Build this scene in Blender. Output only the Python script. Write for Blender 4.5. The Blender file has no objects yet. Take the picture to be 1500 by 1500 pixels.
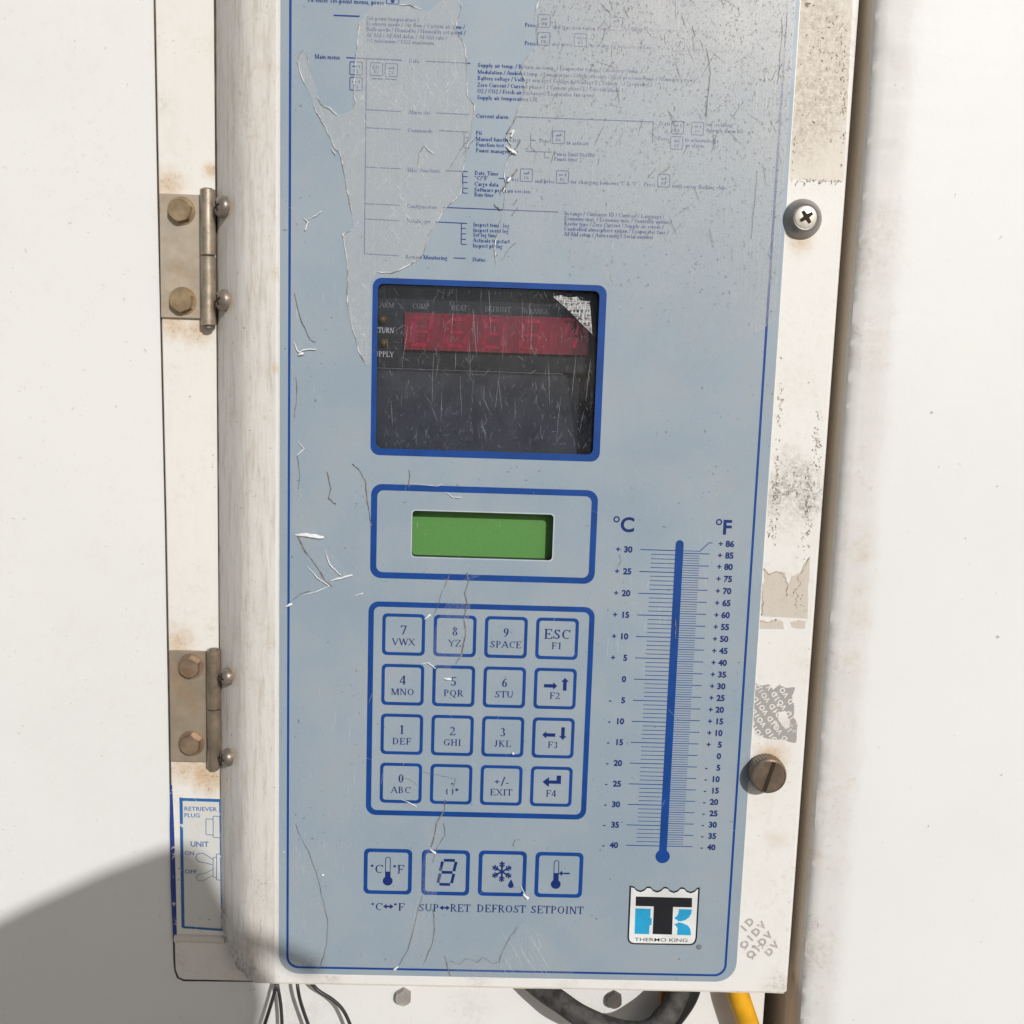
import bpy, bmesh, math, random
from mathutils import Vector, Matrix, Euler

# ------------------------------------------------------------------ camera, sky, sun, exposure
S = bpy.context.scene
COL = S.collection
CAM_LOC = Vector((0.032025, -0.391055, 0.102042))
CAM_ROT = Euler((math.pi / 2 - 0.133607, -0.032131, -0.01801), 'XYZ')
cd = bpy.data.cameras.new('camera')
cd.sensor_width = 36.0
cd.lens = 36.0
cd.clip_start = 0.01
cd.clip_end = 100.0
cam = bpy.data.objects.new('camera', cd)
cam.location = CAM_LOC
cam.rotation_euler = CAM_ROT
COL.objects.link(cam)
S.camera = cam

SUN = Vector((0.42, -1.0, 0.53)).normalized()          # towards the sun
world = bpy.data.worlds.new('World')
S.world = world
world.use_nodes = True
wn = world.node_tree.nodes
sky = wn.new('ShaderNodeTexSky')
sky.sky_type = 'NISHITA'
sky.sun_disc = False
sky.sun_elevation = math.asin(SUN.z)
sky.sun_rotation = math.atan2(SUN.x, SUN.y)
sky.dust_density = 2.0
wn['Background'].inputs['Strength'].default_value = 0.06
world.node_tree.links.new(sky.outputs[0], wn['Background'].inputs['Color'])
sd = bpy.data.lights.new('sun', 'SUN')
sd.energy = 2.80
sd.angle = math.radians(0.53)
sd.color = (1.0, 0.99, 0.972)
so = bpy.data.objects.new('sun', sd)
so.rotation_euler = SUN.to_track_quat('Z', 'Y').to_euler()
so.location = (0.6, -2, 1.2)
COL.objects.link(so)
S.view_settings.view_transform = 'Standard'
S.view_settings.look = 'None'
S.view_settings.exposure = 0.0
S.view_settings.gamma = 1.0
S.view_settings.use_curve_mapping = False
S.cycles.transparent_max_bounces = 16

# ------------------------------------------------------------------ measuring off the photograph (1500 px) onto real planes
RM = CAM_ROT.to_matrix()


def P(px, py, Y=0.0):
    d = RM @ Vector(((px - 750) / 1500.0, (750 - py) / 1500.0, -1.0))
    return CAM_LOC + d * ((Y - CAM_LOC.y) / d.y)


def U(px, py):
    p = P(px, py, 0.0)
    return (p.x, p.z)


# ------------------------------------------------------------------ materials
class NT:
    def __init__(s, name):
        s.m = bpy.data.materials.new(name)
        s.m.use_nodes = True
        s.n = s.m.node_tree.nodes
        s.l = s.m.node_tree.links
        s.b = s.n['Principled BSDF']
        s.out = s.n['Material Output']
        s.co = s.n.new('ShaderNodeTexCoord').outputs['Object']

    def link(s, a, b):
        if hasattr(a, 'is_output') or hasattr(a, 'links'):
            s.l.new(a, b)
        else:
            b.default_value = a

    def mapping(s, scale=(1, 1, 1), rot=(0, 0, 0), loc=(0, 0, 0)):
        n = s.n.new('ShaderNodeMapping')
        n.inputs['Scale'].default_value = scale
        n.inputs['Rotation'].default_value = rot
        n.inputs['Location'].default_value = loc
        s.l.new(s.co, n.inputs[0])
        return n.outputs[0]

    def noise(s, scale, detail=4, rough=0.6, vec=None, dist=0.0):
        n = s.n.new('ShaderNodeTexNoise')
        n.inputs['Scale'].default_value = scale
        n.inputs['Detail'].default_value = detail
        n.inputs['Roughness'].default_value = rough
        n.inputs['Distortion'].default_value = dist
        s.l.new(vec if vec is not None else s.co, n.inputs['Vector'])
        return n.outputs['Fac']

    def voro(s, scale, vec=None, rnd=1.0):
        n = s.n.new('ShaderNodeTexVoronoi')
        n.inputs['Scale'].default_value = scale
        n.inputs['Randomness'].default_value = rnd
        s.l.new(vec if vec is not None else s.co, n.inputs['Vector'])
        return n.outputs['Distance']

    def ramp(s, v, a, b, lo=0.0, hi=1.0):
        n = s.n.new('ShaderNodeMapRange')
        n.interpolation_type = 'SMOOTHSTEP'
        n.clamp = True
        s.l.new(v, n.inputs['Value'])
        n.inputs['From Min'].default_value = a
        n.inputs['From Max'].default_value = b
        n.inputs['To Min'].default_value = lo
        n.inputs['To Max'].default_value = hi
        return n.outputs['Result']

    def op(s, o, a, b=0.0, clamp=False):
        n = s.n.new('ShaderNodeMath')
        n.operation = o
        n.use_clamp = clamp
        s.link(a, n.inputs[0])
        s.link(b, n.inputs[1])
        return n.outputs[0]

    def mix(s, f, a, b):
        n = s.n.new('ShaderNodeMix')
        n.data_type = 'RGBA'
        s.link(f, n.inputs['Factor'])
        for v, i in ((a, 'A'), (b, 'B')):
            sock = [k for k in n.inputs if k.name == i and k.type == 'RGBA'][0]
            if isinstance(v, tuple):
                sock.default_value = (v[0], v[1], v[2], 1)
            else:
                s.l.new(v, sock)
        return [k for k in n.outputs if k.type == 'RGBA'][0]

    def sep(s):
        n = s.n.new('ShaderNodeSeparateXYZ')
        s.l.new(s.co, n.inputs[0])
        return n.outputs

    def dist(s, p):
        n = s.n.new('ShaderNodeVectorMath')
        n.operation = 'DISTANCE'
        s.l.new(s.co, n.inputs[0])
        n.inputs[1].default_value = p
        return n.outputs['Value']

    def bump(s, h, strength=0.3, d=0.0005):
        n = s.n.new('ShaderNodeBump')
        n.inputs['Strength'].default_value = strength
        n.inputs['Distance'].default_value = d
        s.l.new(h, n.inputs['Height'])
        s.l.new(n.outputs[0], s.b.inputs['Normal'])

    def done(s, color=None, rough=0.5, metal=0.0, spec=0.5):
        if color is not None:
            if isinstance(color, tuple):
                s.b.inputs['Base Color'].default_value = (*color, 1)
            else:
                s.l.new(color, s.b.inputs['Base Color'])
        s.link(rough, s.b.inputs['Roughness'])
        s.link(metal, s.b.inputs['Metallic'])
        s.b.inputs['Specular IOR Level'].default_value = spec
        return s.m


def plain(name, c, rough=0.5, metal=0.0, spec=0.4, var=0.12, vs=60):
    t = NT(name)
    n = t.noise(vs, 5)
    col = t.mix(t.ramp(n, .3, .7), tuple(k * (1 - var) for k in c), tuple(min(1, k * (1 + var)) for k in c))
    return t.done(col, rough, metal, spec)


def paint(name, c=(.80, .79, .765), dirt=.5, speck=.5, streak=0.0, spots=(), grime=None, bump=.12, warm=(.62, .52, .40), rough=.5, bs=55, edge=None, edgecol=None):
    """weathered white paint: warm blotches, fine dark specks, vertical streaks and rust round the fixings"""
    t = NT(name)
    near = 1.0
    if edge:
        xx = t.op('ADD', t.sep()['X'], t.op('MULTIPLY', t.op('SUBTRACT', t.noise(150, 8, .8, t.mapping((1, 1, .5))), .5), .010))
        near = t.ramp(xx, edge[0], edge[1], 1, edge[2])
    col = t.mix(t.ramp(t.noise(9, 3), .35, .7), c, tuple(k * .97 for k in c))
    if edgecol:
        col = t.mix(t.op('MULTIPLY', near, .8), col, edgecol)
    blot = t.op('MULTIPLY', t.ramp(t.noise(46, 9, .78), .48, .78), t.ramp(t.noise(8, 2), .35, .65))
    col = t.mix(t.op('MULTIPLY', t.op('MULTIPLY', blot, dirt), near), col, warm)
    fine = t.op('MULTIPLY', t.ramp(t.noise(260, 8, .8), .50, .72), t.ramp(t.noise(22, 3), .38, .66))
    col = t.mix(t.op('MULTIPLY', t.op('MULTIPLY', fine, dirt * .75), near), col, (.44, .37, .29))
    if streak:
        sv = t.mapping((330, 330, 34))
        st = t.ramp(t.noise(1.0, 8, .75, sv), .44, .72)
        col = t.mix(t.op('MULTIPLY', t.op('MULTIPLY', st, streak), near), col, (.50, .44, .37))
        sv2 = t.mapping((520, 520, 70), loc=(3, 1, 7))
        st2 = t.ramp(t.noise(1.0, 8, .8, sv2), .56, .74)
        col = t.mix(t.op('MULTIPLY', t.op('MULTIPLY', st2, streak), near), col, (.34, .31, .28))
    sp = t.op('MULTIPLY', t.ramp(t.noise(700, 2, .5), .66, .74), t.ramp(t.noise(60, 4, .7), .50, .66))
    col = t.mix(t.op('MULTIPLY', t.op('MULTIPLY', sp, speck), near), col, (.22, .17, .12))
    big = t.ramp(t.noise(330, 2, .4, dist=.6), .755, .785)
    col = t.mix(t.op('MULTIPLY', big, speck), col, (.16, .13, .10))
    for (p, r, k) in spots:
        d = t.op('ADD', t.dist(p), t.op('MULTIPLY', t.op('SUBTRACT', t.noise(240, 8, .75), .5), r * 1.5))
        col = t.mix(t.op('MULTIPLY', t.ramp(d, -r * .1, r * 1.15, 1, 0), k * .85), col, (.56, .33, .11))
        col = t.mix(t.op('MULTIPLY', t.op('MULTIPLY', t.ramp(d, 0, r * .8, 1, 0), t.ramp(t.noise(620, 5, .8), .48, .66)), k * .8), col, (.22, .12, .05))
    for (p, r, k, gc) in (grime or ()):
        d = t.op('ADD', t.dist(p), t.op('MULTIPLY', t.op('SUBTRACT', t.noise(120, 8, .8), .5), r * 1.6))
        m = t.op('MULTIPLY', t.ramp(d, 0, r * 1.2, 1, 0), t.ramp(t.noise(430, 9, .85), .40, .64))
        col = t.mix(t.op('MULTIPLY', m, k), col, gc)
    t.bump(t.noise(bs * 10, 4, .6), bump, .0004)
    return t.done(col, rough, 0, .35)


def metal(name, c, rust=.4, rough=.42, met=.45, scale=170, var=.18):
    t = NT(name)
    n = t.noise(scale, 7, .7)
    col = t.mix(t.ramp(n, .35, .68), tuple(k * (1 - var) for k in c), tuple(min(1, k * (1 + var * .8)) for k in c))
    r = t.op('MULTIPLY', t.ramp(t.noise(scale * .6, 6, .75), .50, .70), rust)
    col = t.mix(r, col, (.36, .19, .06))
    t.bump(n, .15, .0003)
    return t.done(col, t.ramp(n, .3, .7, rough * .8, rough * 1.25), met, .5)


INK = plain('blue_print', (.004, .054, .255), .5, 0, .3, .12, 90)
LEGEND = plain('legend_print', (.006, .024, .15), .5, 0, .3, .15, 200)
INK_SMALL = plain('faded_small_print', (.012, .045, .22), .55, 0, .3, .2, 300)
INK_FAINT = plain('rubbed_violet_print', (.06, .07, .27), .6, 0, .3, .25, 300)
BLACK_INK = plain('black_print', (.012, .013, .018), .5)
WHITE_INK = plain('white_print', (.74, .75, .74), .5)
CYAN_INK = plain('cyan_print', (.02, .34, .60), .5)
BLACK_PLASTIC = plain('black_plastic', (.018, .018, .02), .45)
DARK_BOARD = plain('dark_board', (.012, .013, .017), .5)
GREY_BOARD = plain('grey_board', (.042, .045, .053), .55, 0, .4, .25, 120)
GAP = plain('dark_gap_sealant', (.085, .065, .05), .8, 0, .2, .4, 90)
SLOT = plain('dirty_slot', (.03, .017, .008), .8)


def label_material():
    t = NT('blue_grey_membrane')
    col = t.mix(t.ramp(t.noise(14, 3), .3, .7), (.278, .347, .412), (.308, .373, .434))
    g = t.noise(1500, 3, .6)
    col = t.mix(t.op('MULTIPLY', t.ramp(g, .60, .75), .30), col, (.52, .60, .66))
    col = t.mix(t.op('MULTIPLY', t.ramp(g, .42, .30), .0), col, (.2, .2, .2))
    xyz = t.sep()
    # grey grime rubbed into the sheet
    gr = t.op('MULTIPLY', t.ramp(t.noise(28, 9, .78), .44, .70), .5)
    col = t.mix(gr, col, (.36, .38, .39))
    sp = t.op('MULTIPLY', t.ramp(t.noise(700, 2, .4), .70, .76), t.ramp(t.noise(40, 3), .45, .6))
    col = t.mix(t.op('MULTIPLY', sp, .7), col, (.12, .12, .12))
    sc = t.mapping((900, 900, 90), rot=(0, math.radians(8), 0))
    scr = t.op('MULTIPLY', t.ramp(t.noise(1, 3, .5, sc), .70, .77), t.ramp(t.noise(22, 3), .5, .65))
    col = t.mix(t.op('MULTIPLY', scr, .35), col, (.62, .66, .69))
    sc2 = t.mapping((1500, 1500, 120), rot=(0, math.radians(-52), 0), loc=(2, 2, 2))
    scr2 = t.op('MULTIPLY', t.ramp(t.noise(1, 3, .5, sc2), .64, .72), t.ramp(t.noise(17, 4), .54, .66))
    col = t.mix(t.op('MULTIPLY', scr2, .4), col, (.60, .62, .63))
    sm = t.op('MULTIPLY', t.ramp(t.noise(130, 7, .8), .56, .74), t.ramp(t.noise(19, 2), .52, .68))
    col = t.mix(t.op('MULTIPLY', sm, .55), col, (.24, .23, .22))
    t.bump(t.noise(900, 4), .06, .0002)
    return t.done(col, t.ramp(t.noise(30, 6, .7), .3, .7, .30, .50), 0, .5)


LABEL = label_material()


def film_material(name, base, dust, scratch_angle, fade=None, hatch=.34):
    """scuffed clear protective film: mostly lets the print through, milky where scratched"""
    t = NT(name)
    v1 = t.mapping((1700, 1700, 60), rot=(0, scratch_angle, 0))
    s1 = t.op('MULTIPLY', t.ramp(t.noise(1, 3, .55, v1), .53, .66), t.ramp(t.noise(42, 3), .42, .60))
    v2 = t.mapping((1900, 1900, 150), rot=(0, -scratch_angle * 1.1, 0), loc=(4, 4, 4))
    s2 = t.op('MULTIPLY', t.ramp(t.noise(1, 3, .5, v2), .58, .72), t.ramp(t.noise(60, 3, .6), .52, .66))
    fac = t.op('ADD', base, t.op('MULTIPLY', t.op('MAXIMUM', s1, s2), hatch))
    grain = t.noise(1150, 4, .75)
    fac = t.op('ADD', fac, t.op('MULTIPLY', t.op('SUBTRACT', t.ramp(grain, .32, .72), .5), .05 + dust * .26))
    dk = t.op('MULTIPLY', t.ramp(t.noise(1, 4, .7, t.mapping((1150, 1150, 520), rot=(0, scratch_angle, 0))), .55, .64), dust)
    fac = t.op('ADD', fac, t.op('MULTIPLY', dk, .5))
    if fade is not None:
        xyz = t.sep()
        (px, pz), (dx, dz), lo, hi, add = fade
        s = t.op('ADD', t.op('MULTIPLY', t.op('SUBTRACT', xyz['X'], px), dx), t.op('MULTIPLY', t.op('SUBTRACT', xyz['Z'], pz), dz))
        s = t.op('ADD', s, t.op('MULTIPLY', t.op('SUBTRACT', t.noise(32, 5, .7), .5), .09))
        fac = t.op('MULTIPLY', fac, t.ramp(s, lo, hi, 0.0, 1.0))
        fac = t.op('ADD', fac, t.ramp(s, hi, hi + .085, 0.0, add))  # extra whitening along the fade: glare painted into the film
    fac = t.op('ADD', fac, 0.0, True)
    col = t.mix(dk, (.71, .715, .715), (.22, .21, .195))
    tb = t.n.new('ShaderNodeBsdfTransparent')
    mx = t.n.new('ShaderNodeMixShader')
    t.l.new(fac, mx.inputs[0])
    t.l.new(tb.outputs[0], mx.inputs[1])
    t.l.new(t.b.outputs[0], mx.inputs[2])
    t.l.new(mx.outputs[0], t.out.inputs['Surface'])
    return t.done(col, .38, 0, .5)


FILM = film_material('scuffed_clear_film', .155, .05, math.radians(-38), None, .14)
FILM_DUST_GLARE = film_material('dusty_glare_film', .16, .30, math.radians(-24), ((.045, .10), (.46, .88), .022, .100, .42), .14)  # dust, plus painted glare towards the upper right
FILM_THIN = film_material('thin_clear_film', .035, .03, math.radians(30), None, .07)


def edge_material():
    t = NT('torn_film_edge')
    n = t.noise(260, 4, .7)
    col = t.mix(t.ramp(n, .42, .6), (.33, .32, .31), (.88, .88, .86))
    return t.done(col, .25, 0, .6)


FILM_EDGE = edge_material()
CRACK = plain('dirty_crack', (.20, .185, .17), .7, 0, .3, .5, 500)
FLAKE = plain('bright_film_flake', (.86, .87, .87), .25, 0, .6, .1, 400)


def glass_material():
    t = NT('scratched_smoked_window')
    v1 = t.mapping((1700, 1700, 26), rot=(0, math.radians(-4), 0))
    s1 = t.op('MULTIPLY', t.ramp(t.noise(1, 2, .4, v1), .69, .75), t.ramp(t.noise(45, 3), .50, .62))
    v2 = t.mapping((1700, 1700, 60), rot=(0, math.radians(17), 0), loc=(2, 5, 1))
    s2 = t.op('MULTIPLY', t.ramp(t.noise(1, 2, .4, v2), .69, .74), t.ramp(t.noise(60, 3), .48, .60))
    v3 = t.mapping((1100, 1100, 190), rot=(0, math.radians(-38), 0), loc=(9, 5, 1))
    s3 = t.op('MULTIPLY', t.ramp(t.noise(1, 2, .4, v3), .69, .75), .8)
    v4 = t.mapping((1000, 1000, 220), rot=(0, math.radians(62), 0), loc=(1, 8, 1))
    s3 = t.op('MAXIMUM', s3, t.op('MULTIPLY', t.ramp(t.noise(1, 2, .4, v4), .70, .76), .6))
    d = t.ramp(t.noise(1100, 3, .7), .62, .72)
    haze = t.ramp(t.noise(36, 5, .7), .35, .75, .004, .022)
    fac = t.op('MAXIMUM', t.op('MAXIMUM', s1, s2), s3)
    fac = t.op('ADD', t.op('MULTIPLY', fac, .09), t.op('ADD', t.op('MULTIPLY', d, .07), haze), True)
    tb = t.n.new('ShaderNodeBsdfTransparent')
    tb.inputs[0].default_value = (.86, .87, .90, 1)
    gl = t.n.new('ShaderNodeBsdfGlossy')
    gl.inputs['Roughness'].default_value = .12
    gl.inputs['Color'].default_value = (.6, .72, 1, 1)
    m0 = t.n.new('ShaderNodeMixShader')
    m0.inputs[0].default_value = .03
    t.l.new(tb.outputs[0], m0.inputs[1])
    t.l.new(gl.outputs[0], m0.inputs[2])
    mx = t.n.new('ShaderNodeMixShader')
    t.l.new(fac, mx.inputs[0])
    t.l.new(m0.outputs[0], mx.inputs[1])
    t.l.new(t.b.outputs[0], mx.inputs[2])
    t.l.new(mx.outputs[0], t.out.inputs['Surface'])
    return t.done((.55, .58, .64), .5)


GLASS = glass_material()


def red_material():
    t = NT('red_led_filter')
    v = t.mapping((420, 420, 60))
    n = t.noise(1, 4, .6, v)
    col = t.mix(t.ramp(n, .35, .7), (.19, .003, .018), (.34, .007, .034))
    return t.done(col, .4)


RED = red_material()
RED_DARK = plain('unlit_led_segment', (.40, .008, .038), .45, 0, .4, .3, 300)


def lcd_material():
    t = NT('green_lcd_glass')
    col = t.mix(t.ramp(t.noise(900, 4, .7), .2, .8), (.088, .245, .062), (.110, .285, .074))
    return t.done(col, .5, 0, .3)


LCD = lcd_material()

# ------------------------------------------------------------------ mesh building
class MB:
    def __init__(s):
        s.v, s.f, s.mi, s.sm = [], [], [], []

    def add(s, vs, fs, mi=0, smooth=False):
        o = len(s.v)
        s.v += [tuple(v) for v in vs]
        for f in fs:
            s.f.append([o + i for i in f])
            s.mi.append(mi)
            s.sm.append(smooth)

    def box(s, x0, x1, y0, y1, z0, z1, mi=0):
        s.add([(x, y, z) for x in (x0, x1) for y in (y0, y1) for z in (z0, z1)],
              [(0, 1, 3, 2), (4, 6, 7, 5), (0, 4, 5, 1), (2, 3, 7, 6), (0, 2, 6, 4), (1, 5, 7, 3)], mi)

    def flat(s, pts, y, mi=0):
        """one-sided sheet facing the viewer from (x, z) points"""
        a = sum(pts[i][0] * pts[(i + 1) % len(pts)][1] - pts[(i + 1) % len(pts)][0] * pts[i][1] for i in range(len(pts)))
        if a < 0:
            pts = pts[::-1]
        s.add([(x, y, z) for x, z in pts], [list(range(len(pts)))], mi)

    def ring(s, outer, inner, y, mi=0):
        n = len(outer)
        s.add([(x, y, z) for x, z in outer + inner], [(i, (i + 1) % n, n + (i + 1) % n, n + i) for i in range(n)], mi)

    def line(s, a, b, w, y, mi=0):
        dx, dz = b[0] - a[0], b[1] - a[1]
        L = math.hypot(dx, dz) or 1e-9
        nx, nz = -dz / L * w / 2, dx / L * w / 2
        s.flat([(a[0] - nx, a[1] - nz), (b[0] - nx, b[1] - nz), (b[0] + nx, b[1] + nz), (a[0] + nx, a[1] + nz)], y, mi)

    def ribbon(s, pts, ws, y, mi=0):
        n = len(pts)
        V = []
        for i in range(n):
            a, b = pts[max(i - 1, 0)], pts[min(i + 1, n - 1)]
            dx, dz = b[0] - a[0], b[1] - a[1]
            L = math.hypot(dx, dz) or 1e-9
            w = (ws[i] if isinstance(ws, (list, tuple)) else ws) / 2
            V += [(pts[i][0] + dz / L * w, y, pts[i][1] - dx / L * w), (pts[i][0] - dz / L * w, y, pts[i][1] + dx / L * w)]
        s.add(V, [(2 * i, 2 * i + 2, 2 * i + 3, 2 * i + 1) for i in range(n - 1)], mi)

    def prism(s, pts, y0, y1, mi=0):
        """solid of outline pts (x, z) between y0 (front) and y1 (back)"""
        a = sum(pts[i][0] * pts[(i + 1) % len(pts)][1] - pts[(i + 1) % len(pts)][0] * pts[i][1] for i in range(len(pts)))
        if a < 0:
            pts = pts[::-1]
        n = len(pts)
        s.add([(x, y0, z) for x, z in pts] + [(x, y1, z) for x, z in pts],
              [list(range(n)), list(range(2 * n - 1, n - 1, -1))] + [(i, n + i, n + (i + 1) % n, (i + 1) % n) for i in range(n)], mi)

    def tube(s, pts, r, n=14, mi=0, caps=True):
        pts = [Vector(p) for p in pts]
        V, F = [], []
        up = Vector((0, 1, 0.01))
        for i, p in enumerate(pts):
            t = (pts[min(i + 1, len(pts) - 1)] - pts[max(i - 1, 0)]).normalized()
            a = t.cross(up)
            if a.length < 1e-4:
                a = t.cross(Vector((1, 0, 0)))
            a.normalize()
            b = t.cross(a)
            rr = r[i] if isinstance(r, (list, tuple)) else r
            for k in range(n):
                q = 2 * math.pi * k / n
                V.append(p + (a * math.cos(q) + b * math.sin(q)) * rr)
        for i in range(len(pts) - 1):
            for k in range(n):
                F.append((i * n + k, i * n + (k + 1) % n, (i + 1) * n + (k + 1) % n, (i + 1) * n + k))
        if caps:
            F.append(list(range(n))[::-1])
            F.append([(len(pts) - 1) * n + k for k in range(n)])
        s.add(V, F, mi, True)

    def lathe(s, prof, c, axis=(0, -1, 0), n=32, mi=0, smooth=True, teeth=0.0):
        """prof: (radius, height along axis) from the base up"""
        ax = Vector(axis).normalized()
        a = ax.cross(Vector((0, 0, 1)))
        a = a.normalized() if a.length > 1e-4 else Vector((1, 0, 0))
        b = ax.cross(a)
        c = Vector(c)
        V, F = [], []
        for j, (r, h) in enumerate(prof):
            for k in range(n):
                q = 2 * math.pi * k / n
                rr = r * (1 - (teeth if (k % 2 and teeth) else 0))
                V.append(c + ax * h + (a * math.cos(q) + b * math.sin(q)) * rr)
        for j in range(len(prof) - 1):
            for k in range(n):
                F.append((j * n + k, j * n + (k + 1) % n, (j + 1) * n + (k + 1) % n, (j + 1) * n + k))
        F.append([(len(prof) - 1) * n + k for k in range(n)])
        s.add(V, F, mi, smooth)

    def mesh(s, me, M, mi=0):
        s.add([M @ v.co for v in me.vertices], [list(p.vertices) for p in me.polygons], mi)

    def build(s, name, mats, parent=None, bevel=0.0, auto=True, seg=2):
        me = bpy.data.meshes.new(name)
        me.from_pydata(s.v, [], s.f)
        for m in (mats if isinstance(mats, (list, tuple)) else [mats]):
            me.materials.append(m)
        for p, mi, sm in zip(me.polygons, s.mi, s.sm):
            p.material_index = mi
            p.use_smooth = sm
        me.update()
        bm = bmesh.new()
        bm.from_mesh(me)
        bmesh.ops.recalc_face_normals(bm, faces=[f for f in bm.faces if not all(len(e.link_faces) < 2 for e in f.edges)])
        for e in bm.edges:
            if len(e.link_faces) == 2 and e.calc_face_angle(0) > math.radians(38):
                e.smooth = False
        bm.to_mesh(me)
        bm.free()
        o = bpy.data.objects.new(name, me)
        COL.objects.link(o)
        if parent is not None:
            o.parent = parent
        if bevel:
            b = o.modifiers.new('bevel', 'BEVEL')
            b.width = bevel
            b.segments = seg
            b.limit_method = 'ANGLE'
        return o


def tag(o, label=None, cat=None, group=None, kind=None):
    if label:
        o['label'] = label
    if cat:
        o['category'] = cat
    if group:
        o['group'] = group
    if kind:
        o['kind'] = kind
    return o


def empty(name, loc=(0, 0, 0)):
    o = bpy.data.objects.new(name, None)
    o.empty_display_size = .01
    o.location = loc
    COL.objects.link(o)
    return o


def keep(o, parent):
    """parent without moving"""
    o.parent = parent
    o.matrix_parent_inverse = Matrix.Translation(parent.location).inverted()
    return o


def rrect(cx, cz, hw, hh, r, n=6):
    p = []
    for qx, qz, a0 in ((1, 1, 0), (-1, 1, 90), (-1, -1, 180), (1, -1, 270)):
        for k in range(n + 1):
            a = math.radians(a0 + 90 * k / n)
            p.append((cx + qx * (hw - r) + r * math.cos(a), cz + qz * (hh - r) + r * math.sin(a)))
    return p


def plate(outer, holes, y0, y1):
    """solid sheet with holes, from a filled 2D curve"""
    cu = bpy.data.curves.new('plate', 'CURVE')
    cu.dimensions = '2D'
    cu.fill_mode = 'BOTH'
    cu.extrude = abs(y1 - y0) / 2
    for pts in [outer] + holes:
        sp = cu.splines.new('POLY')
        sp.points.add(len(pts) - 1)
        for i, (x, z) in enumerate(pts):
            sp.points[i].co = (x, z, 0, 1)
        sp.use_cyclic_u = True
    ob = bpy.data.objects.new('plate', cu)
    me = ob.to_mesh()
    mb = MB()
    M = Matrix.Translation((0, (y0 + y1) / 2, 0)) @ Matrix.Rotation(math.pi / 2, 4, 'X')
    mb.mesh(me, M)
    ob.to_mesh_clear()
    bpy.data.objects.remove(ob)
    return mb


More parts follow.
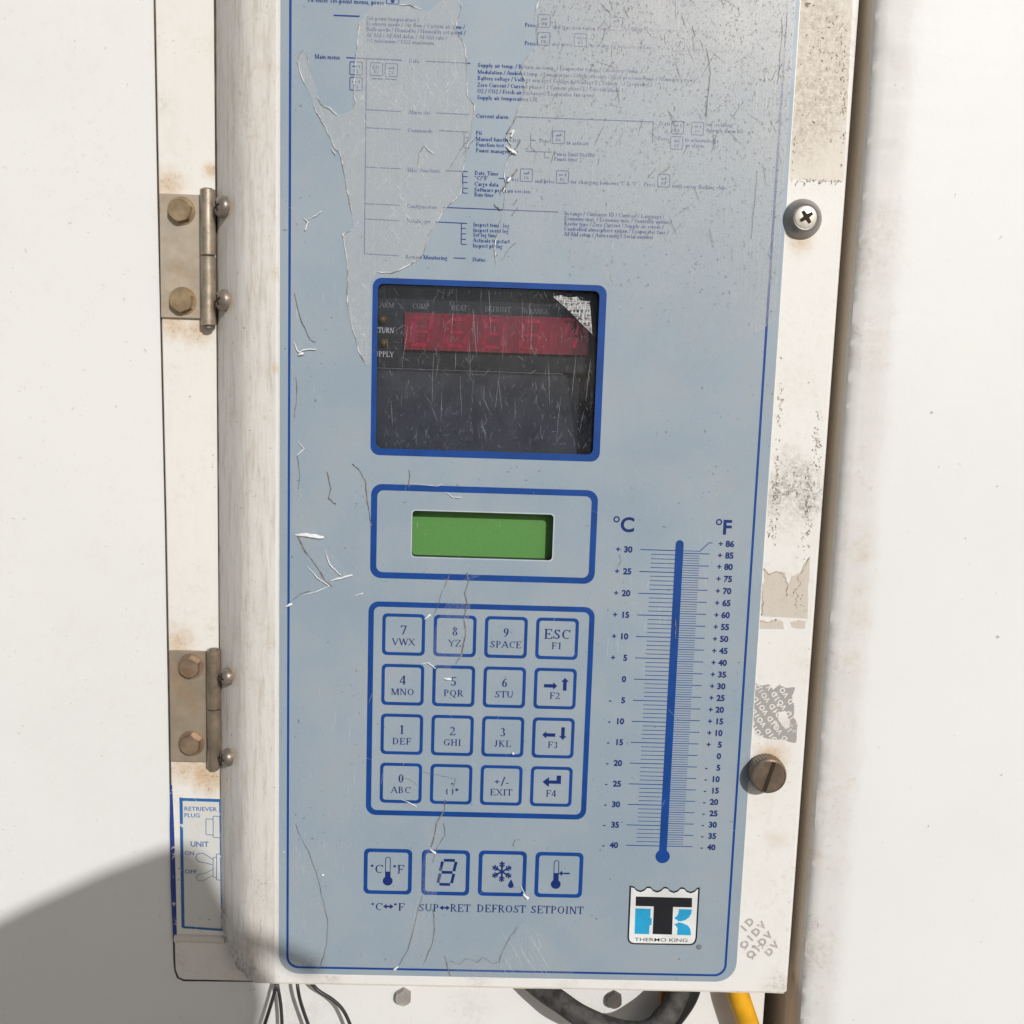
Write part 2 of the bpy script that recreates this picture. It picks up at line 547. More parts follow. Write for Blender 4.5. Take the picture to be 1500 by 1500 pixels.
# ------------------------------------------------------------------ lettering
GL = {
 'A': (.74, 't .06 0 .37 1|T .37 1 .67 0|t .17 .34 .55 .34|s .06 0 .11|s .66 0 .12'),
 'B': (.68, 'T .17 0 .17 1|t .06 .975 .34 .975|a .33 .745 .2 .23 -90 90|t .17 .51 .36 .51|a .35 .27 .25 .245 -90 90|t .06 .025 .36 .025'),
 'C': (.70, 'a .4 .5 .32 .48 50 310|t .64 .98 .64 .7'),
 'D': (.76, 'T .17 0 .17 1|t .06 .975 .34 .975|t .06 .025 .34 .025|a .33 .5 .35 .475 -90 90'),
 'E': (.66, 'T .17 0 .17 1|t .06 .975 .58 .975|t .57 .975 .57 .78|t .17 .51 .42 .51|t .42 .61 .42 .41|t .06 .025 .6 .025|t .58 .03 .62 .24'),
 'F': (.60, 'T .17 0 .17 1|t .06 .975 .56 .975|t .55 .975 .55 .78|t .17 .51 .42 .51|t .42 .61 .42 .41|s .17 0 .13'),
 'G': (.77, 'a .4 .5 .32 .48 50 318|t .64 .98 .64 .72|T .62 .06 .62 .42|s .62 .4 .12'),
 'H': (.78, 'T .17 0 .17 1|T .61 0 .61 1|t .17 .51 .61 .51|s .17 0 .13|s .17 .955 .13|s .61 0 .13|s .61 .955 .13'),
 'I': (.36, 'T .18 0 .18 1|s .18 0 .13|s .18 .955 .13'),
 'J': (.44, 'T .26 .2 .26 1|a .14 .2 .12 .19 180 360|s .26 .955 .13'),
 'K': (.74, 'T .17 0 .17 1|t .17 .38 .56 1|T .3 .54 .62 0|s .17 0 .13|s .17 .955 .13|s .62 0 .12|s .56 .955 .11'),
 'L': (.62, 'T .17 0 .17 1|t .06 .025 .56 .025|t .56 .025 .6 .28|s .17 .955 .13'),
 'M': (.92, 't .13 0 .13 1|T .15 1 .45 0|t .45 0 .74 1|T .77 0 .77 1|s .13 0 .1|s .77 0 .13|s .1 .955 .1|s .79 .955 .11'),
 'N': (.76, 't .13 0 .13 1|T .13 1 .63 0|t .63 0 .63 1|s .13 0 .1|s .09 .955 .1|s .63 .955 .1'),
 'O': (.78, 'a .39 .5 .33 .485 0 360'),
 'P': (.62, 'T .17 0 .17 1|t .06 .975 .34 .975|a .33 .73 .23 .245 -90 90|t .17 .485 .34 .485|s .17 0 .13'),
 'Q': (.78, 'a .39 .5 .33 .485 0 360|T .4 .05 .66 -.18'),
 'R': (.70, 'T .17 0 .17 1|t .06 .975 .34 .975|a .33 .745 .22 .23 -90 90|t .17 .515 .34 .515|T .34 .5 .62 0|s .17 0 .13|s .65 0 .09'),
 'S': (.58, 'a .29 .74 .19 .235 30 270|a .29 .26 .22 .245 -150 90|T .2 .6 .4 .4|t .47 .98 .47 .74|t .07 .02 .07 .28'),
 'T': (.64, 'T .32 0 .32 1|t .03 .975 .61 .975|t .04 .975 .04 .75|t .6 .975 .6 .75|s .32 0 .13'),
 'U': (.76, 'T .15 .3 .15 1|a .38 .3 .23 .29 180 360|t .61 .3 .61 1|s .15 .955 .13|s .61 .955 .1'),
 'V': (.72, 'T .06 1 .37 0|t .37 0 .66 1|s .06 .955 .12|s .66 .955 .1'),
 'W': (.96, 'T .05 1 .29 0|t .29 0 .48 .9|T .46 1 .7 0|t .7 0 .91 1|s .06 .955 .1|s .48 .955 .08|s .9 .955 .09'),
 'X': (.72, 'T .08 1 .64 0|t .08 0 .62 1|s .1 .955 .12|s .62 .955 .1|s .08 0 .1|s .64 0 .12'),
 'Y': (.72, 'T .07 1 .36 .45|t .36 .45 .65 1|T .37 0 .37 .47|s .08 .955 .12|s .64 .955 .1|s .37 0 .13'),
 'Z': (.66, 't .08 .975 .58 .975|T .55 .97 .1 .03|t .06 .025 .6 .025|t .08 .975 .08 .78|t .6 .025 .6 .24'),
 '0': (.54, 'a .27 .5 .2 .485 0 360'),
 '1': (.54, 'T .28 0 .28 1|t .12 .86 .28 .97|s .28 0 .14'),
 '2': (.54, 'a .26 .72 .19 .265 -28 165|t .43 .6 .08 .06|m .06 .05 .48 .05|t .48 .05 .5 .2'),
 '3': (.54, 'a .24 .75 .17 .235 -80 150|a .24 .27 .21 .255 -150 85'),
 '4': (.54, 'T .37 0 .37 1|t .36 1 .05 .3|m .03 .27 .5 .27'),
 '5': (.54, 'm .15 .94 .47 .94|t .15 .94 .12 .55|a .23 .31 .23 .3 -150 112'),
 '6': (.54, 'a .27 .31 .2 .295 0 360|a .5 .31 .43 .69 100 180'),
 '7': (.54, 'm .06 .94 .48 .94|t .06 .94 .05 .76|m .46 .93 .2 0'),
 '8': (.54, 'a .27 .76 .16 .22 0 360|a .27 .27 .2 .255 0 360'),
 '9': (.54, 'a .27 .69 .2 .295 0 360|a .04 .69 .43 .69 -80 0'),
 'a': (.48, 'a .21 .19 .15 .185 0 360|T .37 0 .37 .46|a .22 .46 .15 .19 0 150'),
 'b': (.54, 'T .13 0 .13 1|a .29 .33 .19 .325 0 360|s .08 .96 .06'),
 'c': (.45, 'a .25 .33 .19 .325 45 315'),
 'd': (.55, 'T .42 0 .42 1|a .25 .33 .19 .325 0 360|s .37 .96 .06'),
 'e': (.47, 'a .25 .33 .19 .325 0 320|t .07 .37 .43 .37'),
 'f': (.35, 'T .17 0 .17 .78|a .32 .78 .15 .2 60 180|t .03 .63 .34 .63|s .17 0 .11'),
 'g': (.5, 'a .22 .42 .16 .23 0 360|a .23 -.1 .2 .18 0 360|t .3 .6 .48 .64'),
 'h': (.57, 'T .13 0 .13 1|a .29 .42 .16 .23 0 170|T .44 0 .44 .44|s .13 0 .1|s .44 0 .1'),
 'i': (.29, 'T .14 0 .14 .64|s .14 0 .1|s .09 .6 .05|d .14 .86'),
 'j': (.29, 'T .14 -.1 .14 .64|d .14 .86|a .04 -.1 .1 .15 180 360'),
 'k': (.55, 'T .13 0 .13 1|t .13 .28 .42 .64|T .24 .38 .48 0|s .13 0 .1'),
 'l': (.29, 'T .14 0 .14 1|s .14 0 .1|s .09 .96 .05'),
 'm': (.85, 'T .13 0 .13 .64|a .28 .42 .15 .23 0 170|T .42 0 .42 .44|a .57 .42 .15 .23 0 170|T .71 0 .71 .44|s .13 0 .09|s .42 0 .08|s .71 0 .09'),
 'n': (.57, 'T .13 0 .13 .64|a .29 .42 .16 .23 0 170|T .44 0 .44 .44|s .13 0 .1|s .44 0 .1'),
 'o': (.5, 'a .25 .33 .19 .325 0 360'),
 'p': (.55, 'T .13 -.3 .13 .64|a .29 .33 .19 .325 0 360|s .13 -.3 .11'),
 'q': (.55, 'T .42 -.3 .42 .64|a .25 .33 .19 .325 0 360'),
 'r': (.41, 'T .13 0 .13 .64|a .28 .45 .15 .2 50 170|s .13 0 .1'),
 's': (.41, 'a .2 .48 .13 .165 20 270|a .2 .17 .15 .165 -160 90|m .14 .4 .28 .24'),
 't': (.33, 'T .15 .12 .15 .85|a .27 .13 .12 .13 180 300|t .02 .63 .3 .63'),
 'u': (.57, 'T .13 .2 .13 .64|a .28 .2 .15 .2 180 350|T .43 0 .43 .64|s .08 .6 .05|s .47 0 .05'),
 'v': (.5, 'T .05 .65 .25 0|t .25 0 .45 .65'),
 'w': (.72, 'T .04 .65 .21 0|t .21 0 .36 .6|T .34 .65 .51 0|t .51 0 .68 .65'),
 'x': (.48, 'T .06 .65 .42 0|t .05 0 .42 .65'),
 'y': (.5, 'T .05 .65 .26 0|t .45 .65 .15 -.3'),
 'z': (.44, 't .05 .63 .38 .63|m .37 .62 .07 .03|t .05 .02 .4 .02'),
 '.': (.24, 'd .11 .06'), ',': (.24, 'd .11 .06|t .13 .05 .07 -.16'), '/': (.32, 'm .03 -.04 .29 1.02'),
 '-': (.34, 'm .05 .3 .29 .3'), '+': (.6, 'n .08 .45 .52 .45|n .3 .23 .3 .67'),
 '(': (.34, 'a .4 .42 .3 .6 120 240'), ')': (.34, 'a -.06 .42 .3 .6 -60 60'),
 '*': (.44, 'm .22 .5 .22 .95|m .05 .62 .39 .84|m .05 .84 .39 .62'), '°': (.34, 'a .16 .84 .12 .14 0 360'),
 '&': (.74, 'a .3 .77 .14 .2 0 360|a .28 .27 .22 .26 60 330|T .24 .68 .62 .02'), ' ': (.27, ''),
}


def serif_width(text, track=0.0):
    return sum(GL[c][0] + track for c in text) - track


def serif(mb, text, x, z, h, y, bold=False, align='l', width=None, mi=0, track=0.0, lean=0.0):
    """book-serif lettering drawn as pen strokes; h is the capital height"""
    th, tn, md = (.18, .095, .135) if bold else (.13, .075, .10)
    w = serif_width(text, track)
    sx = h * 1.36 if width is None else width / w
    if align == 'c':
        x -= w * sx / 2
    elif align == 'r':
        x -= w * sx
    for ch in text:
        adv, spec = GL[ch]
        for k, st in enumerate([q for q in spec.split('|') if q]):
            q = st.split()
            c, a = q[0], [float(v) for v in q[1:]]
            yy = y - k * 4e-6
            X = lambda u: x + u * sx
            Z = lambda v: z + v * h
            if c in 'tTmn':
                ww = {'t': tn, 'T': th, 'm': md, 'n': tn * 1.2}[c]
                dx, dz = a[2] - a[0], a[3] - a[1]
                L = math.hypot(dx, dz)
                nx, nz = -dz / L * ww / 2, dx / L * ww / 2
                if abs(dz) > abs(dx):          # cut stems level with the line
                    nx, nz = (-ww / 2 if dz > 0 else ww / 2) * (L / abs(dz)) ** .6, 0
                mb.flat([(X(a[0] - nx), Z(a[1] - nz)), (X(a[2] - nx), Z(a[3] - nz)), (X(a[2] + nx), Z(a[3] + nz)), (X(a[0] + nx), Z(a[1] + nz))], yy, mi)
            elif c == 's':
                mb.flat([(X(a[0] - a[2]), Z(a[1])), (X(a[0] + a[2]), Z(a[1])), (X(a[0] + a[2]), Z(a[1] + .045)), (X(a[0] - a[2]), Z(a[1] + .045))], yy, mi)
            elif c == 'd':
                mb.flat([(X(a[0] + .085 * math.cos(t * math.pi / 4)), Z(a[1] + .085 * math.sin(t * math.pi / 4))) for t in range(8)], yy, mi)
            elif c == 'a':
                cx, cy, rx, ry, a0, a1 = a
                n = max(5, int(abs(a1 - a0) / 22))
                V = []
                for i in range(n + 1):
                    t = math.radians(a0 + (a1 - a0) * i / n)
                    ct, sn = math.cos(t), math.sin(t)
                    ww = tn + (th - tn) * abs(ct) ** 1.4
                    V += [(X(cx + ct * (rx + 0)), yy, Z(cy + sn * ry)), (X(cx + ct * max(rx - ww, .01)), yy, Z(cy + sn * max(ry - tn - (ww - tn) * .3, .01)))]
                mb.add(V, [(2 * i, 2 * i + 2, 2 * i + 3, 2 * i + 1) for i in range(n)], mi)
        x += (adv + track) * sx
    return x


_sans = {}


def sans_mesh(text, bold):
    k = (text, bold)
    if k not in _sans:
        cu = bpy.data.curves.new('text', 'FONT')
        cu.body = text
        cu.size = 1.0
        cu.offset = bold
        cu.resolution_u = 4
        ob = bpy.data.objects.new('text', cu)
        me = ob.to_mesh()
        _sans[k] = ([v.co.copy() for v in me.vertices], [list(p.vertices) for p in me.polygons])
        ob.to_mesh_clear()
        bpy.data.objects.remove(ob)
    return _sans[k]


def sans(mb, text, x, z, h, y, bold=.02, align='l', width=None, mi=0, rot=0.0):
    """grotesque lettering; h is the capital height"""
    V, F = sans_mesh(text, bold)
    if not V:
        return
    x0 = min(v.x for v in V)
    x1 = max(v.x for v in V)
    k = h / .73
    sx = k if width is None else width / (x1 - x0)
    off = {'l': 0, 'c': -(x1 - x0) / 2, 'r': -(x1 - x0)}[align]
    c, s = math.cos(rot), math.sin(rot)
    out = []
    for v in V:
        a, b = (v.x - x0 + off) * sx, v.y * k
        out.append((x + a * c - b * s, y, z + a * s + b * c))
    mb.add(out, F, mi)


def sc(px, py):
    """metres per photograph pixel on the label, down the sheet"""
    return (U(px, py - 10)[1] - U(px, py)[1]) / 10


# ================================================================== the place behind: ground, wall panels
g = MB()
g.add([(-40, -60, -1.35), (40, -60, -1.35), (40, 40, -1.35), (-40, 40, -1.35)], [(0, 1, 2, 3)])
tag(g.build('ground', plain('concrete_ground', (.33, .30, .26), .9, 0, .2, .3, 3)), kind='structure')

WY = .0222
rng = random.Random(4)
# flat wall the control box is mounted on, running on below the box
w = MB()
w.box(-1.1, .1585, WY, WY + .06, -1.0, .9)
w.box(.1585, .19, WY + .05, WY + .06, -1.0, .9)
wall = w.build('wall_panel', paint('lower_wall_paint', (.80, .795, .775), .16, .25, 0, (), [
    ((-.045, WY, -.176), .018, .35, (.42, .38, .33)), ((.085, WY, -.178), .02, .3, (.45, .40, .34)), ((.03, WY, -.172), .012, .35, (.40, .36, .32))],
    .12, rough=.45), None)
tag(wall, 'flat white wall panel behind the control box with smooth paint and hexagonal bolts', 'wall')


def hexbolt(mb, c, r, h, axis=(0, -1, 0), turn=0.0, mi=0):
    ax = Vector(axis).normalized()
    a = ax.cross(Vector((0, 0, 1))).normalized()
    b = ax.cross(a)
    c = Vector(c)
    prof = [(1.0, 0), (1.0, h * .8), (.86, h), (.80, h), (.78, h * .97)]
    V, F, n = [], [], 6
    N = 24
    for j, (rr, hh) in enumerate(prof):
        for k in range(N):
            q = 2 * math.pi * k / N + turn
            # hexagon radius at this angle; chamfer rounds it off
            m = ((q - turn) % (math.pi / 3)) - math.pi / 6
            hx = math.cos(math.pi / 6) / math.cos(m)
            R = r * (hx if j < 2 else min(hx, rr / .86 * .9))
            if j >= 3:
                R = r * rr
            V.append(c + ax * hh + (a * math.cos(q) + b * math.sin(q)) * R)
    for j in range(len(prof) - 1):
        for k in range(N):
            F.append((j * N + k, j * N + (k + 1) % N, (j + 1) * N + (k + 1) % N, (j + 1) * N + k))
    F.append([(len(prof) - 1) * N + k for k in range(N)])
    mb.add(V, F, mi)


for (px, py, mt) in ((590.5, 1463, metal('painted_bolt_steel', (.40, .37, .34), .15, .6, .1)), (900, 1467, metal('dark_bolt_steel', (.12, .11, .10), .2, .6, .2))):
    b = MB()
    p = P(px, py, WY - .003)
    hexbolt(b, (p.x, WY - .0002, p.z), .0036, .0032, turn=math.pi / 6)
    b.build('hex_bolt', mt, wall)

# right-hand panel: proud of the wall, with a rounded rough edge and a side facing the gap
R = MB()
prof = [(.1668, WY + .05), (.1668, .03), (.1671, .012), (.1675, .005), (.1681, .0024), (.1697, .0010), (.1725, .0005), (.1760, .0002), (.1800, .0000), (.186, -.0003), (.20, -.0004), (.30, -.0004), (1.2, -.0004)]
zs = [-1.0, -.5, -.3] + [-.2 + .0020 * i for i in range(235)] + [.3, .5, .9]
V = []
from mathutils import noise as mn
for z in zs:
    for i, (x, y) in enumerate(prof):
        edge = (0, 0, 0, .35, .8, 1, 1, .8, .5, .2, 0, 0, 0)[i]
        wob = mn.noise(Vector((x * 60, z * 70, 3.1))) * .0004 * edge + mn.noise(Vector((x * 300, z * 330, 7))) * .0004 * edge
        V.append((x + wob * .9 + (.0010 * mn.noise(Vector((0, z * 13, 1))) * (1 if 1 < i < 8 else edge)), y + wob, z))
n = len(prof)
F = [(j * n + i, j * n + i + 1, (j + 1) * n + i + 1, (j + 1) * n + i) for j in range(len(zs) - 1) for i in range(n - 1)]
R.add(V, F, 0, True)
rp = R.build('side_panel', paint('side_panel_paint', (.81, .81, .80), 1.0, .5, .12, [((.1675, .0, -.088), .004, .6), ((.1675, .01, -.148), .003, .9)], [((.169, .0, -.13), .014, .6, (.46, .38, .28)), ((.169, .0, .155), .02, .4, (.50, .42, .34))], .14, rough=.5, bs=40, edge=(.1765, .1865, .03), edgecol=(.69, .675, .65)))
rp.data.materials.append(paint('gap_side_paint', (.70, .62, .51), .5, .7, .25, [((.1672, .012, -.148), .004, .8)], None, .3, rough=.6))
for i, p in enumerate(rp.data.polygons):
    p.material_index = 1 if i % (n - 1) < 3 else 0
tag(rp, 'smooth white panel across the gap from the door, with a rough rounded edge', 'wall panel')

# ================================================================== control box: the flange carrying the hinges
HINGES = [((233, 283), (297, 467), (293, 315), 276, 476, 374, [(262.5, 307), (264.5, 440)], [(327, 303), (328.5, 440)], (.47, .405, .32)),
          ((247.5, 953), (305, 1117), (303, 322.5), 953, 1125, 1040, [(276.5, 979), (277.5, 1092.5)], [(334.5, 990), (335, 1108)], (.33, .27, .20))]
BY = .021
rust = []
for hgt in HINGES:
    for (px, py) in ((hgt[0][0] + 20, hgt[1][1] + 8), (hgt[1][0] - 6, hgt[1][1] + 16), (hgt[0][0] + 14, hgt[0][1] - 12)):
        p = P(px, py, BY)
        rust.append(((p.x, p.y, p.z), .0090, .60))
p = P(310, 250, BY)
rust.append(((p.x, p.y, p.z), .0045, .7))
p = P(312, 1140, BY)
rust.append(((p.x, p.y, p.z), .011, .5))
PAINT_BOX = paint('box_white_paint', (.80, .775, .73), .5, .6, .06, rust, [((-.0975, BY, .2), .006, .4, (.45, .40, .34)), ((-.096, BY, -.15), .007, .4, (.42, .37, .3))], .15, rough=.5)
box = empty('control_box', (-.03, BY, -.16))
tag(box, 'white hinge side of the control box, rust stained, with a blue switch sticker', 'control box')
bz = -.1605
mb = MB()
L = [(-.1006, .40), (-.1000, .237), (-.0996, .165), (-.0984, .04), (-.0978, -.07), (-.0971, -.152)]
outline = L + [(-.0969, -.156), (-.0958, -.1594), (-.0935, bz), (.157, bz), (.157, .40)]
mb.prism(outline, BY, WY + .0002)
keep(mb.build('flange', PAINT_BOX, None, .0005), box)
# dark open joint between flange and wall
gm = MB()
pts = [(x - .0004, z) for x, z in L] + [(-.0972, -.1565), (-.0962, -.1600), (-.0938, bz - .0007), (-.062, bz - .0007)]
gm.ribbon(pts, [.0009] * 4 + [.0011] * 2 + [.0010] * 3 + [.0004], WY - .0003)
gm.line((-.0777, .40), (-.0770, -.090), .0009, BY - .00006)
keep(gm.build('open_joint', GAP, None), box)
# bead across the foot of the flange
bd = MB()
a0, a1 = P(252, 1374, BY), P(330, 1376, BY)
bd.tube([(a0.x + .0012, BY, a0.z), (a0.x + .008, BY, a0.z + .0002), (a1.x, BY, a1.z)], .0017, 10)
keep(bd.build('sealant_bead', paint('bead_paint', (.74, .68, .60), .8, .8, .1, rough=.6), None), box)

# switch sticker on the flange
sy = BY - .00025


def B2(px, py):
    q = P(px, py, BY)
    return (q.x, q.z)


STICK = paint('sticker_paper', (.66, .66, .63), .25, .9, 0, (), None, .05, rough=.4)
st = MB()
st.prism([B2(263, 1168), B2(330, 1170), B2(331, 1364), B2(266, 1358)], sy, BY - .00005)
so_ = keep(st.build('switch_sticker', STICK, None), box)


def worn_ink(name, c, thr=.42, bg=(.66, .66, .63)):
    t = NT(name)
    col = t.mix(t.ramp(t.noise(260, 6, .75), thr, thr + .05), bg, c)
    return t.done(col, .5)


WORN = worn_ink('worn_blue_border', (.02, .13, .36), .36)
WORN2 = worn_ink('worn_blue_wrap', (.015, .05, .24), .37, (.60, .60, .60))
q = MB()
iy = sy - .00005
q.line(B2(265.5, 1168), B2(268.5, 1358), .0013, iy)
q.line(B2(263, 1170.5), B2(330, 1172.5), .0013, iy - 4e-6)
q.line(B2(324, 1170), B2(327, 1363), .0016, iy - 8e-6)
q.line(B2(268, 1357.5), B2(330, 1362), .0010, iy - 12e-6)
q.ribbon([B2(251, 1150), B2(252, 1210), B2(254, 1300), B2(256.5, 1375)], [.0008, .0018, .0022, .0016], BY - .00015, 1)
keep(q.build('sticker_border', [WORN, WORN2], None), box)
q = MB()
INK_ST = plain('sticker_blue_print', (.05, .15, .36), .5)


def st_text(s, px, py, pr, cap, bold=.012):
    a, b = B2(px, py), B2(pr, py)
    k = (B2(px, py - 10)[1] - a[1]) / 10
    sans(q, s, a[0], a[1], cap * k, iy, bold, width=b[0] - a[0])


st_text('RETRIEVER', 270.5, 1187, 318, 6.2)
st_text('PLUG', 270.5, 1196.5, 293, 6.2)
st_text('UNIT', 279.5, 1239.5, 306, 8.0, .02)
st_text('ON', 271, 1252, 284.5, 6.0)
st_text('OFF', 271, 1279, 288.5, 6.0)


def st_line(pts, w=.00028, k=0):
    pp = [B2(*a) for a in pts]
    for i in range(len(pp) - 1):
        q.line(pp[i], pp[i + 1], w, iy - (i + k) * 4e-6)


st_line([(302, 1199), (302, 1222), (312.5, 1223)])
st_line([(302, 1199), (312.5, 1199.5)], k=5)
st_line([(324, 1195.5), (312.5, 1195), (312.5, 1226), (324, 1227)], k=7)
st_line([(313, 1259), (299, 1250), (293, 1249), (288, 1252), (287.5, 1257), (291, 1261.5), (311.5, 1266)], k=1)
st_line([(312, 1273), (302, 1278), (290, 1281), (287.5, 1285), (290, 1289), (297, 1290), (311.5, 1282)], .0002, 1)
st_line([(318, 1255), (312.5, 1255.5), (312.5, 1284), (318, 1285)], k=3)
st_line([(323, 1250), (317.5, 1250.5), (317.5, 1288), (323, 1289)], k=8)
keep(q.build('sticker_print', INK_ST, None), box)

# ================================================================== the hinged door
DX0, DX1, DZ0, DZ1 = -.0770, .1610, -.1485, .40
door = empty('controller_door', (DX0, .0, DZ0))
tag(door, 'white hinged controller door with blue grey keypad membrane, dark display and thermometer scale', 'control panel')


def part(mb, name, mat, bevel=0.0, parent=None):
    o = mb.build(name, mat, None, bevel)
    if parent is None:
        keep(o, door)
    else:
        o.parent = parent
    return o


# window openings
def px_rect(x0, y0, x1, y1):
    a, b, c, d = U(x0, y0), U(x1, y0 + (x1 - x0) * .03), U(x0 - 2, y1), U(x1, y1 + (x1 - x0) * .02)
    return a, b


dispL, dispT = U(553, 415)[0] + .0002, U(560, 415.5)[1]
dispR, dispB = U(878, 440)[0], U(700, 661)[1]
lcdL, lcdT = U(603, 770)[0], U(700, 749.5)[1]
lcdR, lcdB = U(811, 780)[0], U(700, 818.5)[1]
disp_c = ((dispL + dispR) / 2, (dispT + dispB) / 2, (dispR - dispL) / 2, (dispT - dispB) / 2)
lcd_c = ((lcdL + lcdR) / 2, (lcdT + lcdB) / 2, (lcdR - lcdL) / 2, (lcdT - lcdB) / 2)
holes = [rrect(*disp_c, .0022), rrect(*lcd_c, .0016)]

pz = [P(1200, 240, 0)]
DOORSPOTS = []
for (px, py, Y, r, k) in ((1130, 1110, 0, .009, .75), (1136, 1230, 0, .006, .25), (1172, 352, 0, .0075, .55), (405, 400, 0, .004, .3), (404, 540, 0, .003, .4)):
    a = P(px, py, Y)
    DOORSPOTS.append(((a.x, a.y, a.z), r, k))
for hgt in HINGES:
    for (px, py) in hgt[7]:
        a = P(px + 5, py, .009)
        DOORSPOTS.append(((a.x, a.y, a.z), .0058, .6))
GR = []
for (px, py, r, k, c) in ((1216, 60, .014, .45, (.42, .34, .26)), (1190, 150, .016, .5, (.38, .31, .24)), (1205, 230, .013, .4, (.48, .40, .31)), (1163, 690, .010, .65, (.16, .13, .11)),
                          (1136, 720, .007, .6, (.2, .17, .14)), (1180, 740, .007, .7, (.10, .09, .08)), (1150, 770, .008, .35, (.35, .28, .22)), (1165, 560, .012, .25, (.5, .42, .32)),
                          (1210, 60, .02, .5, (.50, .42, .33)), (1180, 210, .018, .5, (.50, .42, .33)), (1130, 735, .012, .6, (.25, .2, .16)), (1185, 720, .012, .6, (.2, .16, .13)), (1142, 1443, .009, .6, (.40, .30, .19)), (700, 1441, .006, .4, (.40, .33, .25)), (480, 1434, .006, .5, (.33, .28, .22)), (830, 1446, .006, .4, (.4, .33, .25))):
    a = P(px, py, 0)
    GR.append(((a.x, a.y, a.z), r, k, c))
a = P(362, 1432, .008)
GR.append(((a.x, a.y, a.z), .014, 1.0, (.08, .055, .035)))
GR.append(((a.x, a.y, a.z), .010, 1.0, (.10, .07, .045)))
for px, py, yy in ((328, 1368, .017), (340, 1400, .014), (350, 1425, .010), (325, 1330, .018)):
    a = P(px, py, yy)
    GR.append(((a.x, a.y, a.z), .007, .9, (.12, .085, .055)))
a = P(345, 1400, .012)
GR.append(((a.x, a.y, a.z), .009, .7, (.30, .23, .16)))
a = P(372, 1310, .0)
GR.append(((a.x, a.y, a.z), .015, .35, (.45, .38, .30)))
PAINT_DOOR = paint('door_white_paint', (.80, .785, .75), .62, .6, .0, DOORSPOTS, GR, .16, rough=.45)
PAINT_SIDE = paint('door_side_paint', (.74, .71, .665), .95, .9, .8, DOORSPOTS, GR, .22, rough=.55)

# front plate with the two openings, then the folded left slope, the right return and the bottom fold
big_holes = [rrect(disp_c[0], disp_c[1], disp_c[2] + .0012, disp_c[3] + .0012, .003), rrect(lcd_c[0], lcd_c[1], lcd_c[2] + .0012, lcd_c[3] + .0012, .0025)]
fp = plate([(-.0500, DZ0 + .0012), (DX1 - .0012, DZ0 + .0012), (DX1 - .0012, DZ1), (-.0500, DZ1)], big_holes, .0000, .0012)
part(fp, 'front_plate', PAINT_DOOR)
sl = MB()
prof = [(-.0770, .0205), (-.0752, .0172), (-.0700, .0105), (-.0662, .0060), (-.0638, .0036), (-.0615, .0021), (-.0580, .0010), (-.0540, .0003), (-.0500, .0)]
zs = [DZ0 + .0012 + (DZ1 - DZ0) * 0 + .0035 * i for i in range(158)]
zs = [DZ0] + [z for z in zs if z < DZ1] + [DZ1]
V = []
for j, z in enumerate(zs):
    for i, (x, y) in enumerate(prof):
        e = max(0.0, 1 - (z - DZ0) / .022)
        ch = mn.noise(Vector((x * 300, y * 300, z * 160))) * (.00022 + .0011 * e * (1 if i < 7 else .2)) * (0 if i == len(prof) - 1 else 1)
        edge_in = .0012 if (j == 0 and i > 3) else 0
        zb = z + max(0, (y - .0015)) / .019 * .0140 * max(0, 1 - (z - DZ0) / .06)
        V.append((x + ch * .6, y + ch + (edge_in * .5 if j == 0 else 0), zb + (mn.noise(Vector((x * 200, 1, 5))) * .0012 if j == 0 and i < 6 else 0)))
n = len(prof)
sl.add(V, [(j * n + i, j * n + i + 1, (j + 1) * n + i + 1, (j + 1) * n + i) for j in range(len(zs) - 1) for i in range(n - 1)], 0, True)
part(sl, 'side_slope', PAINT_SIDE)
rs = MB()
rp_ = [(DX1 - .0012, .0000), (DX1 - .0005, .0002), (DX1, .0009), (DX1, .019)]
V = [(x, y, z) for z in [DZ0 + .0012 + .02 * i for i in range(28)] for (x, y) in rp_]
rs.add(V, [(j * 4 + i, j * 4 + i + 1, (j + 1) * 4 + i + 1, (j + 1) * 4 + i) for j in range(27) for i in range(3)], 0, True)
part(rs, 'side_return', PAINT_DOOR)
ga = MB()
ga.box(DX1 - .004, DX1 + .0004, .0095, .0208, DZ0 + .003, DZ1)  # added dark strip that deepens the shade in the gap beside the door
part(ga, 'gap_shade_strip', plain('gap_shade_brown', (.22, .17, .125), .8))
bt = MB()
bp = [(DZ0 + .0012, .0000), (DZ0 + .0004, .0002), (DZ0, .0011), (DZ0, .019)]
xs = [-.0500 + .0025 * i for i in range(85)]
xs = [x for x in xs if x < DX1 - .0012] + [DX1 - .0012]
V = [(x, y, z + (mn.noise(Vector((x * 90, 2, 3))) * .0003 if k >= 1 else 0)) for x in xs for k, (z, y) in enumerate(bp)]
bt.add(V, [(j * 4 + i, j * 4 + i + 1, (j + 1) * 4 + i + 1, (j + 1) * 4 + i) for j in range(len(xs) - 1) for i in range(3)], 0, True)
part(bt, 'bottom_fold', paint('fold_paint', (.74, .70, .63), .9, .9, .12, (), GR, .3, rough=.55))

# ---- the membrane sheet with its printed border
LX0, LX1, LZ0 = -.0484, .1391, -.1432
LY = -.0004


def sheet_outline(x0, x1, z0, z1, r):
    p = [(x0, z1)]
    for k in range(9):
        t = math.radians(180 + 90 * k / 8)
        p.append((x0 + r + r * math.cos(t), z0 + r + r * math.sin(t)))
    for k in range(9):
        t = math.radians(270 + 90 * k / 8)
        p.append((x1 - r + r * math.cos(t), z0 + r + r * math.sin(t)))
    p.append((x1, z1))
    return p


